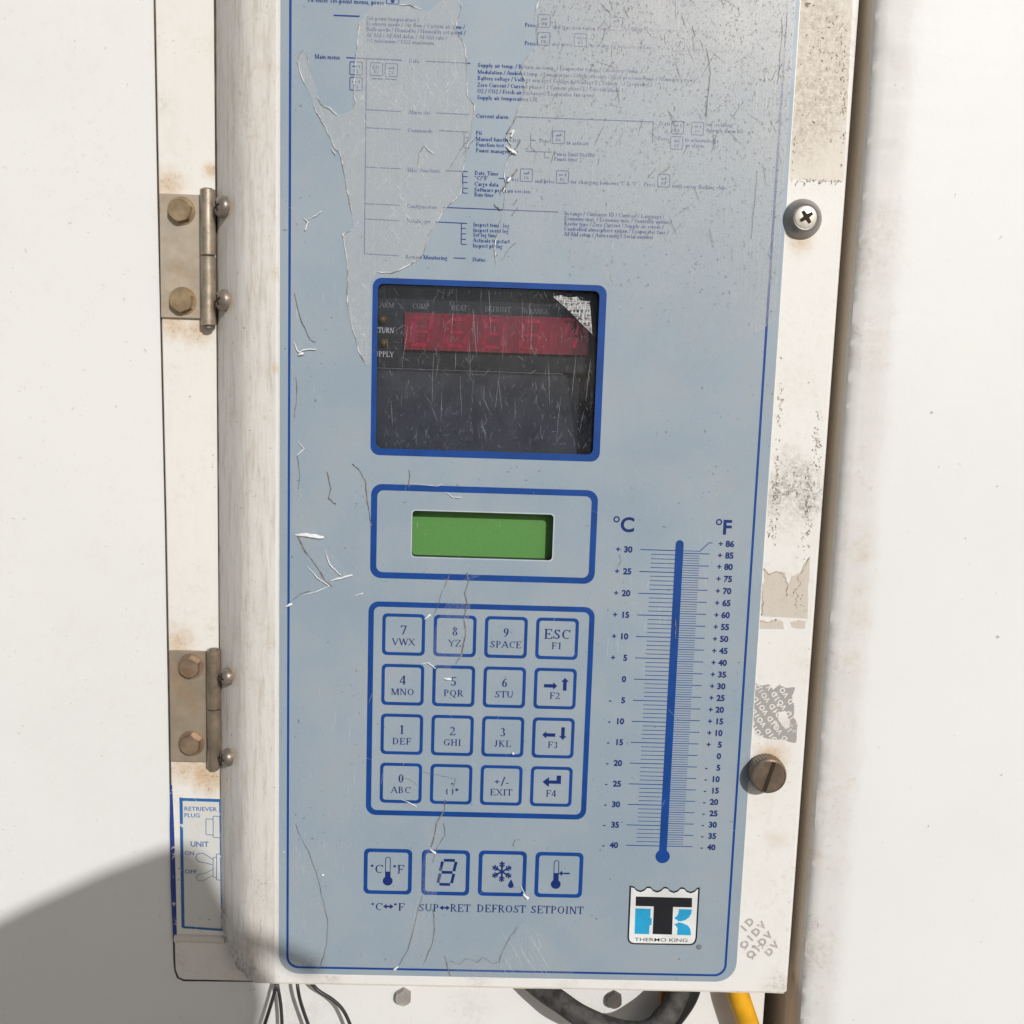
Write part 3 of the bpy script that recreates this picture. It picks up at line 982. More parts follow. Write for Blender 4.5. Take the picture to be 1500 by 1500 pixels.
lb = plate(sheet_outline(LX0, LX1, LZ0, .36, .0085), holes, LY, -.00002)
membrane = part(lb, 'membrane_sheet', LABEL)
bead = MB()
o = sheet_outline(LX0 - .0004, LX1 + .0003, LZ0 - .0004, .36, .0088)
i_ = sheet_outline(LX0 + .00005, LX1 - .00005, LZ0 + .00005, .36, .0084)
bead.ring(o, i_, -.0003)
part(bead, 'edge_bead', plain('bright_edge_paint', (.83, .81, .77), .4, 0, .4, .08, 200), 0, membrane)

IY = LY - .00006
sx0, sx1, sz0 = U(425.3, 400)[0] - .0002, U(1107, 720)[0], -.1403
bl = MB()
bl.ring(sheet_outline(sx0 - .00045, sx1 + .00045, sz0 - .00045, .355, .0050), sheet_outline(sx0 + .00045, sx1 - .00045, sz0 + .00045, .355, .0042), IY)
part(bl, 'border_line', INK, 0, membrane)

# ---- menu chart in small bold serif
ch = MB()
CAP = 6.1


def ct(text, pl, base, pr, cap=CAP, mi=0, bold=True):
    x, z = U(pl, base)
    x1, _ = U(pr, base + (pr - pl) * .028)
    serif(ch, text, x, z, cap * sc(pl, base), IY, bold, width=x1 - x, mi=mi)


def cl(x0, y0, x1, y1, w=.00030, mi=0, k=0):
    ch.line(U(x0, y0), U(x1, y1), w, IY - 3e-5 - k * 4e-6, mi)


ct('To enter set-point menu, press', 450, 3.5, 563, 7.2)
cl(489, 23, 527, 24.6, .0005)
for s, b, r in (('Set-point temperature /', 30, 614), ('Economy mode / Air flow / Custom air flow /', 37.7, 681), ('Bulb mode / Humidity / Humidity set-point /', 46, 682),
                ('AFAM / AFAM delay / AFAM rate /', 54.6, 655), ('O2 minimum / CO2 maximum', 62.7, 636)):
    ct(s, 536.5, b, r)
ct('Main menu', 461, 86.5, 498, 7)
cl(507.5, 85, 589, 88.8, .0004)
cl(537, 87, 534, 372, .00034, 0, 1)
for s, yl, xr, xe, l, b, r in (('Data', None, 0, 0, 598.7, 92.5, 614), ('Alarm list', 161, 588, 164, 598, 167.5, 630), ('Commands', 187.5, 587, 190, 597, 194, 634),
                               ('Misc. functions', 245, 587, 247.5, 596.5, 252, 645), ('Configuration', 298.7, 586, 301, 596, 305, 640), ('Datalogger', 321, 585, 323.5, 595.5, 326.5, 631),
                               ('Remote Monitoring', 372, 584.5, 375, 594, 379, 655.5)):
    if yl:
        cl(537 - (yl - 87) / 95, yl, xr, xe, .0003, 0, 2)
    ct(s, l, b, r)
for a in ((623.5, 90.4, 689, 93.3), (638.7, 166, 686.7, 168.3), (642.7, 191.7, 686.7, 194), (652.8, 250.4, 684.8, 251.7), (649.3, 304, 818, 311), (638, 325.3, 684, 327.5), (664.5, 378, 682, 378.7),
          (754.7, 171.5, 956.7, 179), (770.8, 222, 805, 223.2), (730.7, 261.6, 738, 262)):
    cl(*a, .00034)
for x, y0, ys, xe in ((680, 194, (202, 210, 217), 687), (678, 251.5, (259, 267.5, 276, 283), 685), (676, 327, (334.7, 342.7, 350.7, 358), 682.7)):
    cl(x, y0, x - .3, ys[-1], .00034, 0, 3)
    for y in ys:
        cl(x, y, xe, y + .2, .0003, 0, 4)
cl(956.7, 179, 955, 210.7, .0003, 0, 1)
cl(777.5, 196, 777, 216.5, .0003, 0, 1)
cl(777.5, 206, 784.7, 206.4, .0003, 0, 2)
cl(797.5, 223, 797.2, 231.5, .0003, 0, 2)
cl(797.5, 231.3, 804.7, 231.6, .0003, 0, 3)
for s, b, r in (('Supply air temp. / Return air temp. / Evaporator temp. / Condenser temp. /', 98.7, 940.7),
                ('Modulation / Ambient temp. / Low pressure / High pressure / High pressure temp. / Humidity value /', 108.6, 1018),
                ('Battery voltage / Voltage average / Voltage 1 / Voltage 2 / Voltage 3 / Frequency /', 117.6, 955),
                ('Zero Current / Current phase 1 / Current phase 2 / Current phase 3 /', 127.5, 918),
                ('O2 / CO2 / Fresh air exchange / Evaporator-fan speed', 136.5, 870), ('Supply air temperature LH.', 146, 788)):
    ct(s, 699.5 - (b - 98) / 60, b, r)
for s, l, b, r in (('Current alarm', 697, 173, 745), ('Pti', 697, 198, 706), ('Manuel function test', 697, 206.7, 762), ('Function test', 697, 215, 738), ('Power management', 697, 223.5, 758.7),
                   ('Date, Time', 695, 256.5, 730), ('°C/°F', 695, 264, 714), ('Press', 741, 265.5, 760), ('Cargo data', 694.7, 272.5, 730), ('Software program version', 694.5, 280.8, 777), ('Run time', 694.5, 288, 723),
                   ('Inspect temp. log', 693, 332, 746), ('Inspect event log', 692.8, 340, 745), ('Set log time', 692.6, 347, 728.5), ('Activate tripstart', 692.4, 355, 746.7), ('Inspect pti log', 692.2, 362.7, 736), ('Status', 691.5, 383, 711.5),
                   ('Press', 768.7, 40, 785), ('Press', 768, 66.7, 785), ('to activate', 829.5, 212.5, 862.5), ('Press', 789.5, 209.3, 806.8), ('Power limit On/Off', 810.8, 228.5, 871), ('Power time', 810.8, 236, 845.5),
                   ('and press', 782.8, 268, 812.7), ('for changing between °C & °F  -  Press', 835.3, 269.3, 960), ('until cursor flashing stops', 984, 275.5, 1064.7),
                   ('In range / Container ID / Contrast / Language /', 826.5, 315.5, 972.7), ('Economy max. / Economy min. / Humidity option /', 826.3, 323, 984),
                   ('Reefer type / Zero Current / Supply air sensor /', 826.1, 330.6, 972), ('Controlled atmosphere option / Evaporator fans /', 825.9, 338.2, 979), ('AFAM setup / Auto config / Serial number', 825.7, 346, 956.7)):
    ct(s, l, b, r)
for s, l, b, r in (('and type new value  Press', 809, 42.7, 892), ('until temperature appears in lower part', 915, 45, 1046), ('and press', 808, 67.5, 838.5), ('for changing between options - Press', 861.5, 69.3, 980.7),
                   ('until cursor flashing stops', 1007, 75.5, 1086), ('Press', 964.7, 184, 981.5), ('or', 1004.7, 185, 1011), ('for scrolling', 1034, 185.5, 1072.7), ('through alarm list', 1034, 194, 1088),
                   ('Press', 963.3, 206, 980.7), ('to acknowledge', 1002.8, 208, 1052.7), ('an alarm', 1002.8, 216, 1030.8)):
    ct(s, l, b, r, CAP, 1)


def arrow(mb, pts_px, y, mi=0):
    mb.flat([U(*p) for p in pts_px], y, mi)


def small_key(cx, cy, kind, mi=0):
    """little printed picture of a key"""
    x, z = U(cx, cy)
    s = .00237
    ch.ring(rrect(x, z, s, s, .0005, 3), rrect(x, z, s - .0003, s - .0003, .0003, 3), IY - 2e-5, mi)
    if kind == 'ESC':
        serif(ch, 'ESC', x, z + .0001, .0012, IY, True, 'c', mi=mi)
        serif(ch, 'F1', x, z - .0015, .0011, IY, True, 'c', mi=mi)
    elif kind == 'F4':
        ch.line((x - .0009, z + .0006), (x + .0008, z + .0006), .0005, IY, mi)
        ch.line((x + .0008, z + .0004), (x + .0008, z + .0014), .0004, IY - 4e-6, mi)
        ch.flat([(x - .0011, z + .0006), (x - .0005, z + .0011), (x - .0005, z + .0001)], IY - 8e-6, mi)
        serif(ch, 'F4', x, z - .0015, .0011, IY, True, 'c', mi=mi)
    elif kind in ('F2', 'F3'):
        d = 1 if kind == 'F2' else -1
        ch.line((x - .0013, z + .0007), (x + .0003, z + .0007), .0004, IY, mi)
        e = x + (.0004 if d > 0 else -.0014)
        ch.flat([(e, z + .0007), (e - d * .0005, z + .0011), (e - d * .0005, z + .0003)], IY - 4e-6, mi)
        ch.line((x + .0011, z + .0002), (x + .0011, z + .0013), .0004, IY, mi)
        serif(ch, kind, x, z - .0015, .0011, IY, True, 'c', mi=mi)
    else:
        ch.flat([(x + .0007 * math.cos(t * math.pi / 6), z - .0012 + .0007 * math.sin(t * math.pi / 6)) for t in range(12)], IY, mi)
        ch.line((x, z - .001), (x, z + .0012), .0005, IY - 4e-6, mi)


for a in ((575.5, -3, 'T'), (521.8, 100.7, 'F2'), (521.8, 123.3, 'F3'), (551.8, 102, 'ESC'), (573.4, 103.2, 'F4'), (797, 31.3, 'F4'), (796, 57.5, 'F4'), (818, 201.6, 'F4'), (771, 257, 'F4'), (823.8, 259.6, 'F3'), (972, 265, 'F4')):
    small_key(*a)
for a in ((902.5, 35.5, 'F4'), (850.3, 59.5, 'F3'), (993.5, 65.8, 'F4'), (992.4, 187.5, 'F2'), (1021.5, 188.8, 'F3'), (990.7, 209.8, 'F4')):
    small_key(*a, 1)
cl(544, 115.5, 561, 116.5, .0004)
cl(564, 116, 581, 117.3, .0004)
x, z = U(975, 8)
serif(ch, 'MP-3000', x, z, 25 * sc(975, 8), IY, False, width=U(1110, 12)[0] - x, mi=1)
part(ch, 'menu_chart', [INK_SMALL, INK_FAINT], 0, membrane)

# ---- display window: blue printed frame, recess, boards, red readout, smoked pane
fr = MB()
A, B, C_, D = U(545, 500)[0], U(888, 445)[0], U(560, 407)[1], U(700, 671)[1]
cx, cz, hw, hh = (A + B) / 2, (C_ + D) / 2, (B - A) / 2, (C_ - D) / 2
fr.ring(rrect(cx, cz, hw, hh, .0034, 6), [p for p in rrect(disp_c[0], disp_c[1], disp_c[2] - .00003, disp_c[3] - .00003, .0022, 6)], IY)
display = part(fr, 'display_window', INK)
x0, x1, z0, z1 = dispL - .012, dispR + .012, dispB - .012, dispT + .012
rc = MB()
rc.box(x0, x1, .0120, .0126, z0, z1)
zz = U(700, 544)[1] + .0005
rc.box(x0, dispR + .002, .0085, .0118, zz - .0000, z1)
for a, b in ((x0 - .0006, x0), (x1, x1 + .0006)):
    rc.box(a, b, .0014, .0126, z0, z1)
rc.box(x0, x1, .0014, .0126, z1, z1 + .0006)
rc.box(x0, x1, .0014, .0126, z0 - .0006, z0)
o_ = rrect(disp_c[0], disp_c[1], disp_c[2] + .0001, disp_c[3] + .0001, .0022)
n = len(o_)
rc.add([(x, LY + .0002, z) for x, z in o_] + [(x, .0013, z) for x, z in o_], [(i, (i + 1) % n, n + (i + 1) % n, n + i) for i in range(n)])
part(rc, 'inner_housing', DARK_BOARD, 0, display)
gb = MB()
gb.prism([(x0, zz - .0008), (dispR - .0105, zz - .0008), (dispR - .0035, z0), (x0, z0)], .0098, .0112)
gb.line((x0, zz - .0004), (dispR - .012, zz - .0004), .0003, .0083, 1)
part(gb, 'lower_board', [GREY_BOARD, plain('board_edge', (.16, .17, .18), .5)], 0, display)
rd = MB()
ra, rb = P(593, 455, .0065), P(838, 520, .0065)
rd.box(ra.x, rb.x, .0066, .0083, rb.z, ra.z - .0006)
rd.box(rb.x, rb.x + .0068, .0070, .0083, rb.z, ra.z - .0006, 2)


def seg7(mb, x, z, w, h, t, y, mi, segs='abcdefg', lean=.0):
    S_ = {'a': ((0, h), (w, h)), 'd': ((0, 0), (w, 0)), 'g': ((0, h / 2), (w, h / 2)), 'f': ((0, h / 2), (0, h)), 'e': ((0, 0), (0, h / 2)), 'b': ((w, h / 2), (w, h)), 'c': ((w, 0), (w, h / 2))}
    for k in segs:
        (a, b), (c, d) = S_[k]
        L_ = math.hypot(c - a, d - b)
        ux, uz = (c - a) / L_ * t * .45, (d - b) / L_ * t * .45
        mb.line((x + a + ux + lean * b, z + b + uz), (x + c - ux + lean * d, z + d - uz), t, y, mi)


dw = (rb.x - ra.x) / 4.6
for k in range(5):
    seg7(rd, ra.x + .0022 + dw * k, rb.z + .0020, .0068, (ra.z - rb.z) - .0046, .0013, .0064, 1, 'bc' if k == 4 else 'abcdefg', .12)
part(rd, 'red_readout', [RED, RED_DARK, plain('dark_red_filter', (.11, .008, .02), .4)], 0, display)
tx = MB()


def deep_text(s, px, py, pr, cap):
    a, b = P(px, py, .0083), P(pr, py, .0083)
    serif(tx, s, a.x, a.z, cap * .00029, .0083, False, width=b.x - a.x)


deep_text('COMP', 604, 452, 629, 7)
deep_text('HEAT', 661, 454.5, 684, 7)
deep_text('DEFROST', 710, 456.5, 748, 7)
deep_text('IN RANGE', 764, 459, 804, 7)
deep_text('ALARM', 545, 450, 577, 7)
t2 = len(tx.f)
deep_text('RETURN', 543, 487, 577, 7)
deep_text('SUPPLY', 543, 522, 577, 7)
for i in range(len(tx.f)):
    tx.mi[i] = 0 if i < t2 else 1
part(tx, 'indicator_names', [plain('dim_print', (.20, .20, .20), .5), plain('pale_print', (.75, .73, .70), .5)], 0, display)
for (px, py) in ((561, 468), (562, 502)):
    lp = MB()
    a = P(px, py, .0075)
    lp.lathe([(.0016, 0), (.0016, .0012), (.0012, .0020), (.0005, .0024)], (a.x, .0085, a.z), n=20)
    part(lp, 'indicator_lamp', plain('unlit_amber_lamp', (.12, .075, .015), .35), 0, display)
pn = MB()
pn.prism(rrect(disp_c[0], disp_c[1], disp_c[2] + .0015, disp_c[3] + .0015, .003), .00135, .00165)
part(pn, 'smoked_pane', GLASS, 0, display)


def veil(name, c, a):
    t = NT(name)
    tb = t.n.new('ShaderNodeBsdfTransparent')
    mx = t.n.new('ShaderNodeMixShader')
    t.l.new(t.ramp(t.noise(420, 4, .7), .3, .7, a * .35, a), mx.inputs[0])
    t.l.new(tb.outputs[0], mx.inputs[1])
    t.l.new(t.b.outputs[0], mx.inputs[2])
    t.l.new(mx.outputs[0], t.out.inputs['Surface'])
    return t.done(c, .5, 0, .3)


def inside(p, poly):
    r_ = False
    for i in range(len(poly)):
        (x1, y1), (x2, y2) = poly[i], poly[i - 1]
        if (y1 > p[1]) != (y2 > p[1]) and p[0] < (x2 - x1) * (p[1] - y1) / (y2 - y1) + x1:
            r_ = not r_
    return r_


def hair(mb, x, y, ang, L_, w, yy, r_, bend=.06):
    pts = []
    for k in range(5):
        u = (k / 4 - .5) * L_
        pts.append(U(x + u * math.cos(ang) + r_.uniform(-1, 1) * bend * L_ * .3, y + u * math.sin(ang)))
    mb.ribbon(pts, [w * f for f in (.25, .9, 1, .8, .2)], yy)


r_ = random.Random(12)
ps = MB()
for k in range(26):
    hair(ps, r_.uniform(565, 868), r_.uniform(450, 640), math.radians(90 + r_.gauss(2, 6)), r_.uniform(25, 85), r_.uniform(.6, 1.1) * .00022, .00125 - (k % 5) * 8e-6, r_, .03)
for k in range(280):
    a_ = math.radians(r_.choice((r_.gauss(70, 14), r_.gauss(112, 14), r_.uniform(0, 180))))
    x_, y_ = r_.uniform(556, 872), r_.uniform(420, 656)
    hair(ps, x_, y_, a_, abs(r_.gauss(0, 9)) + 2, r_.uniform(.35, .8) * .00020, .0012 - (k % 9) * 8e-6, r_, .05)
part(ps, 'pane_scratches', veil('scratch_in_plastic', (.62, .64, .70), .36), 0, display)

# scuffed film remnant in the window's upper corner, its glare painted as white stripes
fl = MB()
pts = [U(*p) for p in ((810, 434), (822, 432), (834, 436), (846, 434), (851, 440), (864, 441), (866, 460), (868, 489), (850, 472), (838, 459), (826, 448))]
fl.prism(pts, .0010, .0012)


def glint_material():
    t = NT('scratched_film_glint')
    v = t.mapping((150, 150, 2600), rot=(0, math.radians(-38), 0))
    s1 = t.ramp(t.noise(1, 3, .6, v), .42, .58)
    v2 = t.mapping((1900, 1900, 400), rot=(0, math.radians(10), 0))
    s2 = t.ramp(t.noise(1, 2, .6, v2), .52, .62)
    f = t.op('MAXIMUM', t.op('MULTIPLY', s1, .55), t.op('MULTIPLY', s2, .95), True)
    tb = t.n.new('ShaderNodeBsdfTransparent')
    mx = t.n.new('ShaderNodeMixShader')
    t.l.new(f, mx.inputs[0])
    t.l.new(tb.outputs[0], mx.inputs[1])
    t.l.new(t.b.outputs[0], mx.inputs[2])
    t.l.new(mx.outputs[0], t.out.inputs['Surface'])
    return t.done((.62, .62, .63), .3, 0, .5)


part(fl, 'film_remnant', glint_material(), 0, display)

# ---- small green screen in its blue printed frame
fr = MB()
A, B, C_, D = U(543, 780)[0], U(873.5, 785)[0], U(700, 713)[1], U(700, 850.5)[1]
cx, cz, hw, hh = (A + B) / 2, (C_ + D) / 2, (B - A) / 2, (C_ - D) / 2
fr.ring(rrect(cx, cz, hw, hh, .0042, 6), rrect(cx, cz, hw - .0024, hh - .0024, .0024, 6), IY)
small = part(fr, 'screen_frame', INK)
sp = MB()
sp.box(lcdL - .003, lcdR + .003, .0056, .0062, lcdB - .003, lcdT + .003)
part(sp, 'green_screen', LCD, 0, small)
sb = MB()
e = .0016
sb.ring(rrect(lcd_c[0], lcd_c[1], lcd_c[2] + .0002, lcd_c[3] + .0002, .0016), rrect(lcd_c[0], lcd_c[1], lcd_c[2] - .00025, lcd_c[3] - .00025, .0014), LY - .00004)
part(sb, 'cutout_edge', plain('pale_cut_edge', (.45, .52, .58), .5), 0, small)
wl = MB()
o_ = rrect(lcd_c[0], lcd_c[1], lcd_c[2] + .0001, lcd_c[3] + .0001, .0016)
n = len(o_)
wl.add([(x, LY + .0002, z) for x, z in o_] + [(x, .0056, z) for x, z in o_], [(i, (i + 1) % n, n + (i + 1) % n, n + i) for i in range(n)])
part(wl, 'cutout_wall', BLACK_PLASTIC, 0, small)

# ---- keypad
fr = MB()
A, B, C_, D = U(538, 1040)[0], U(865, 1040)[0], U(700, 884.5)[1], U(700, 1196.5)[1]
cx, cz, hw, hh = (A + B) / 2, (C_ + D) / 2, (B - A) / 2, (C_ - D) / 2
fr.ring(rrect(cx, cz, hw, hh, .0040, 6), rrect(cx, cz, hw - .0021, hh - .0021, .0022, 6), IY)
part(fr, 'keypad_frame', INK)
KX, KZ = .0200, .020222
h1, h2 = .0036, .00268
LEG = [[('7', 'VWX'), ('8', 'YZ'), ('9', 'SPACE'), ('ESC', 'F1')], [('4', 'MNO'), ('5', 'PQR'), ('6', 'STU'), ('ar', 'F2')],
       [('1', 'DEF'), ('2', 'GHI'), ('3', 'JKL'), ('al', 'F3')], [('0', 'ABC'), ('.', '( )*'), ('+/-', 'EXIT'), ('en', 'F4')]]


def fat_arrow(mb, x, z, L_, w, head, d, y):
    """block arrow of length L_ pointing along d, centred"""
    dx, dz = d
    nx, nz = -dz, dx
    g_ = lambda a, b: (x + dx * a + nx * b, z + dz * a + nz * b)
    mb.flat([g_(-L_ / 2, -w / 2), g_(L_ / 2 - head, -w / 2), g_(L_ / 2 - head, w / 2), g_(-L_ / 2, w / 2)], y)
    mb.flat([g_(L_ / 2 - head, -head * .95), g_(L_ / 2, 0), g_(L_ / 2 - head, head * .95)], y - 4e-6)


def make_key(cx, cz, s, wring, r):
    k = MB()
    k.prism(rrect(cx, cz, s - wring * .5, s - wring * .5, r * .8, 5), LY - .00005, LY + .00005, 0)
    k.ring(rrect(cx, cz, s, s, r, 5), rrect(cx, cz, s - wring, s - wring, r * .55, 5), LY - .00009, 1)
    return part(k, 'key', [LABEL, INK])


for j in range(4):
    for i in range(4):
        cx, cz = KX * i + .0000, -KZ * j
        key = make_key(cx, cz, .00835, .00128, .0019)
        a, b = LEG[j][i]
        lg = MB()
        y = LY - .0001
        if a == 'ar':
            fat_arrow(lg, cx - .0018, cz - .0004 + .0015, .0052, .0014, .0016, (1, 0), y)
            fat_arrow(lg, cx + .0038, cz + .0019, .0052, .0014, .0016, (0, 1), y)
        elif a == 'al':
            fat_arrow(lg, cx - .0018, cz + .0012, .0052, .0014, .0016, (-1, 0), y)
            fat_arrow(lg, cx + .0038, cz + .0019, .0052, .0014, .0016, (0, -1), y)
        elif a == 'en':
            lg.flat([(cx - .0012, cz + .0012), (cx + .0038, cz + .0012), (cx + .0038, cz + .0026), (cx - .0012, cz + .0026)], y)
            lg.flat([(cx + .0020, cz + .0024), (cx + .0038, cz + .0024), (cx + .0038, cz + .0047), (cx + .0020, cz + .0047)], y - 4e-6)
            lg.flat([(cx - .0036, cz + .0019), (cx - .0010, cz + .0040), (cx - .0010, cz - .0002)], y - 8e-6)
        elif a == '.':
            lg.flat([(cx + .0004 + .0004 * math.cos(t * .785), cz + .0002 + .0004 * math.sin(t * .785)) for t in range(8)], y)
        else:
            serif(lg, a, cx, cz + (.0001 if len(a) == 1 else -.0001), h1 if a != 'ESC' else .0039, y, False, 'c', track=.02 if len(a) > 1 else 0)
        serif(lg, b, cx + (.0004 if b == '( )*' else 0), cz - .0042, h2, y, False, 'c', track=.03)
        part(lg, 'key_legend', LEGEND, 0, key)

# ---- four function keys and their captions
FC = [U(568.3, 1275.8), U(652.8, 1277.5), U(735.8, 1278.8), U(818.5, 1280.8)]
y = LY - .0001


def thermo_icon(mb, x, z, fill):
    w = .0011
    o1 = [(x + w * math.cos(math.radians(t)), z + .0052 + w * math.sin(math.radians(t))) for t in range(0, 181, 20)]
    o1 += [(x - w, z - .0022), (x + w, z - .0022)]
    i1 = [(x + (w - .0003) * math.cos(math.radians(t)), z + .0052 + (w - .0003) * math.sin(math.radians(t))) for t in range(0, 181, 20)]
    i1 += [(x - w + .0003, z - .0022), (x + w - .0003, z - .0022)]
    mb.ring(o1, i1, y)
    mb.flat([(x - w, z - .0030), (x + w, z - .0030), (x + w, z + fill), (x - w, z + fill)], y - 4e-6)
    mb.flat([(x + .0020 * math.cos(t * math.pi / 12), z - .0040 + .0020 * math.sin(t * math.pi / 12)) for t in range(24)], y - 8e-6)


for i, (cx, cz) in enumerate(FC):
    key = make_key(cx, cz, .0097, .00155, .0021)
    lg = MB()
    if i == 0:
        thermo_icon(lg, cx, cz, .0000)
        serif(lg, '°C', cx - .0019, cz - .0008, .0037, y, False, 'r')
        serif(lg, '°F', cx + .0019, cz - .0008, .0037, y, False, 'l')
    elif i == 1:
        seg7(lg, cx - .0030, cz - .0050, .0055, .0103, .0012, y, 0, lean=.16)
    elif i == 2:
        for k in range(6):
            t = math.radians(60 * k + 30)
            c, s = math.cos(t), math.sin(t)
            ex, ez = cx - .0002, cz + .0008
            lg.line((ex, ez), (ex + .0044 * c, ez + .0044 * s), .0007, y - k * 4e-6)
            for rr, ln in ((.0020, .0014), (.0030, .0013)):
                for sg in (-1, 1):
                    u = t + sg * math.radians(50)
                    lg.line((ex + rr * c, ez + rr * s), (ex + rr * c + ln * math.cos(u), ez + rr * s + ln * math.sin(u)), .00055, y - (6 + k) * 4e-6)
        dx, dz = cx + .0036, cz - .0046
        lg.flat([(dx, dz + .0023)] + [(dx + .00115 * math.cos(math.radians(t)), dz - .0003 + .00125 * math.sin(math.radians(t))) for t in range(20, -201, -20)], y)
    else:
        thermo_icon(lg, cx - .0011, cz, .0008)
        fat_arrow(lg, cx + .0022, cz + .0007, .0044, .0007, .0013, (-1, 0), y)
    part(lg, 'key_legend', LEGEND, 0, key)
cp = MB()


def cap_text(s, pl, base, pr, h=11):
    x, z = U(pl, base)
    serif(cp, s, x, z, h * sc(pl, base), IY, False, width=U(pr, base + 1)[0] - x, track=.03)


def dbl_arrow(px, py, L_=.0042):
    x, z = U(px, py)
    cp.line((x - L_ / 2 + .001, z), (x + L_ / 2 - .001, z), .0007, IY)
    for d in (-1, 1):
        cp.flat([(x + d * L_ / 2, z), (x + d * (L_ / 2 - .0014), z + .0011), (x + d * (L_ / 2 - .0014), z - .0011)], IY - 4e-6)


cap_text('°C', 543.5, 1332.5, 560.5)
dbl_arrow(569, 1327)
cap_text('°F', 576.5, 1333, 593)
cap_text('SUP', 613, 1334, 643)
dbl_arrow(651.5, 1329)
cap_text('RET', 659, 1334.5, 689)
cap_text('DEFROST', 698, 1335, 770)
cap_text('SETPOINT', 777, 1336.7, 854.5)
part(cp, 'key_captions', LEGEND, 0, membrane)

# ---- thermometer scale
ts = MB()
zT, dz5 = .036342, .008645
zC = lambda c: zT - (30 - c) / 5 * dz5
tx0, tx1 = U(993.2, 850)[0], U(971, 1230)[0]
tubex = (tx0 + tx1) / 2
cL, cM = (U(937.8, 806)[0] + U(916.5, 1238)[0]) / 2, (U(953.6, 812)[0] + U(932, 1232)[0]) / 2
fM, fL = (U(1024, 817)[0] + U(1000.8, 1236)[0]) / 2, (U(1038.7, 814)[0] + U(1014, 1241)[0]) / 2
for c in range(-40, 31):
    ts.line((cL if c % 5 == 0 else cM, zC(c)), (tubex - .001, zC(c)), .00034 if c % 5 == 0 else .00026, IY)
for f in range(-40, 87):
    zf = zC((f - 32) / 1.8)
    ts.line((tubex + .001, zf), (fL if f % 5 == 0 else fM, zf), .00032 if f % 5 == 0 else .00023, IY)
a, b, c = (fM, zC(30)), U(1038, 795), U(1043.5, 795)
ts.line(a, b, .0003, IY - 4e-6)
ts.line(b, c, .0003, IY - 8e-6)
scale = part(ts, 'thermometer_scale', INK)
tb = MB()
ztop, zbot = U(993.5, 790.8)[1], U(970.3, 1253.6)[1]
r = .00155
tb.prism([(tubex + r * math.cos(math.radians(t)), ztop - r + r * math.sin(math.radians(t))) for t in range(0, 181, 15)] + [(tubex - r, zbot), (tubex + r, zbot)], IY - .00004, IY - .00001)
tb.prism([(tubex + .0029 * math.cos(t * math.pi / 16), zbot + .0029 * math.sin(t * math.pi / 16)) for t in range(32)], IY - .00005, IY - .000012)
part(tb, 'thermometer_tube', INK, 0, scale)
tn = MB()
nr = (U(925.4, 806)[0] + U(906, 1238)[0]) / 2
hN = 8.6 * .00028
for c in range(30, -41, -5):
    sans(tn, str(abs(c)), nr, zC(c) - hN * .5, hN, IY, .042, 'r')
    if c:
        sans(tn, '+' if c > 0 else '-', nr - .0064, zC(c) - hN * .5, hN * .95, IY, .03, 'l')
nf = (U(1074.5, 796)[0] + U(1048.3, 1242)[0]) / 2
for f in [86] + list(range(85, -41, -5)):
    zf = zC((f - 32) / 1.8) if f != 86 else U(1060, 796)[1]
    if f == 85:
        zf -= .0003
    sans(tn, str(abs(f)), nf, zf - hN * .5, hN, IY, .042, 'r')
    if f:
        sans(tn, '+' if f > 0 else '-', nf - .0061, zf - hN * .5, hN * .95, IY, .03, 'l')
for s, pl, bs in (('C', 908.5, 778), ('F', 1058.5, 782)):
    x, z = U(pl, bs)
    sans(tn, s, x, z, 20.5 * .00028, IY, .028)
    cc = U(pl - 5.5, bs - 17.5)
    tn.ring([(cc[0] + .00125 * math.cos(t * .3927), cc[1] + .00125 * math.sin(t * .3927)) for t in range(16)], [(cc[0] + .0007 * math.cos(t * .3927), cc[1] + .0007 * math.sin(t * .3927)) for t in range(16)], IY)
part(tn, 'scale_numbers', LEGEND, 0, scale)

# ---- maker's badge
lo = MB()


def L7(x, y):
    return U(850 + x / 3.75, 1200 + y / 3.75)


top = []
for k in range(4):
    xa = 285 + k * 92
    for (dx, dy) in ((0, 0), (10, 3), (22, 17), (44, 25), (66, 17), (80, 3)):
        top.append((xa + dx, 364 + dy + k * 2.2))
top = [(270, 362)] + top + [(656, 371)]
outer = top + [(640, 650), (634, 672), (622, 684), (606, 689), (296, 684), (276, 680), (263, 668), (258, 648)]
ccx = sum(p[0] for p in outer) / len(outer)
inner = [(p[0] + (6 if p[0] < 300 and p[1] < 400 and p[0] < 272 else 0), p[1] + 9) for p in top]
inner = [(279, 371)] + [(p[0], p[1] + 9) for p in top[1:-1]] + [(646, 380)] + [(631, 648), (626, 666), (617, 676), (604, 681), (297, 676), (280, 672), (271, 663), (267, 647)]
lo.prism([L7(*p) for p in outer], IY - .00003, IY, 0)
lo.prism([L7(*p) for p in inner], IY - .00006, IY - .000035, 1)
yb = IY - .00008
lo.flat([L7(*p) for p in ((304, 421), (613, 429), (612, 481), (303, 473))], yb, 0)
lo.flat([L7(*p) for p in ((403, 470), (509, 473), (503, 630), (396, 627))], yb - 4e-6, 0)
lo.flat([L7(*p) for p in ((302, 486), (386, 488), (384, 538), (392, 541), (390, 577), (380, 580), (377, 628), (297, 626))], yb, 2)
lo.flat([L7(*p) for p in ((541, 490), (612, 492), (608, 516), (596, 536), (575, 551), (551, 557), (538, 557), (526, 547), (516, 543), (518, 537), (531, 527), (538, 512))], yb, 2)
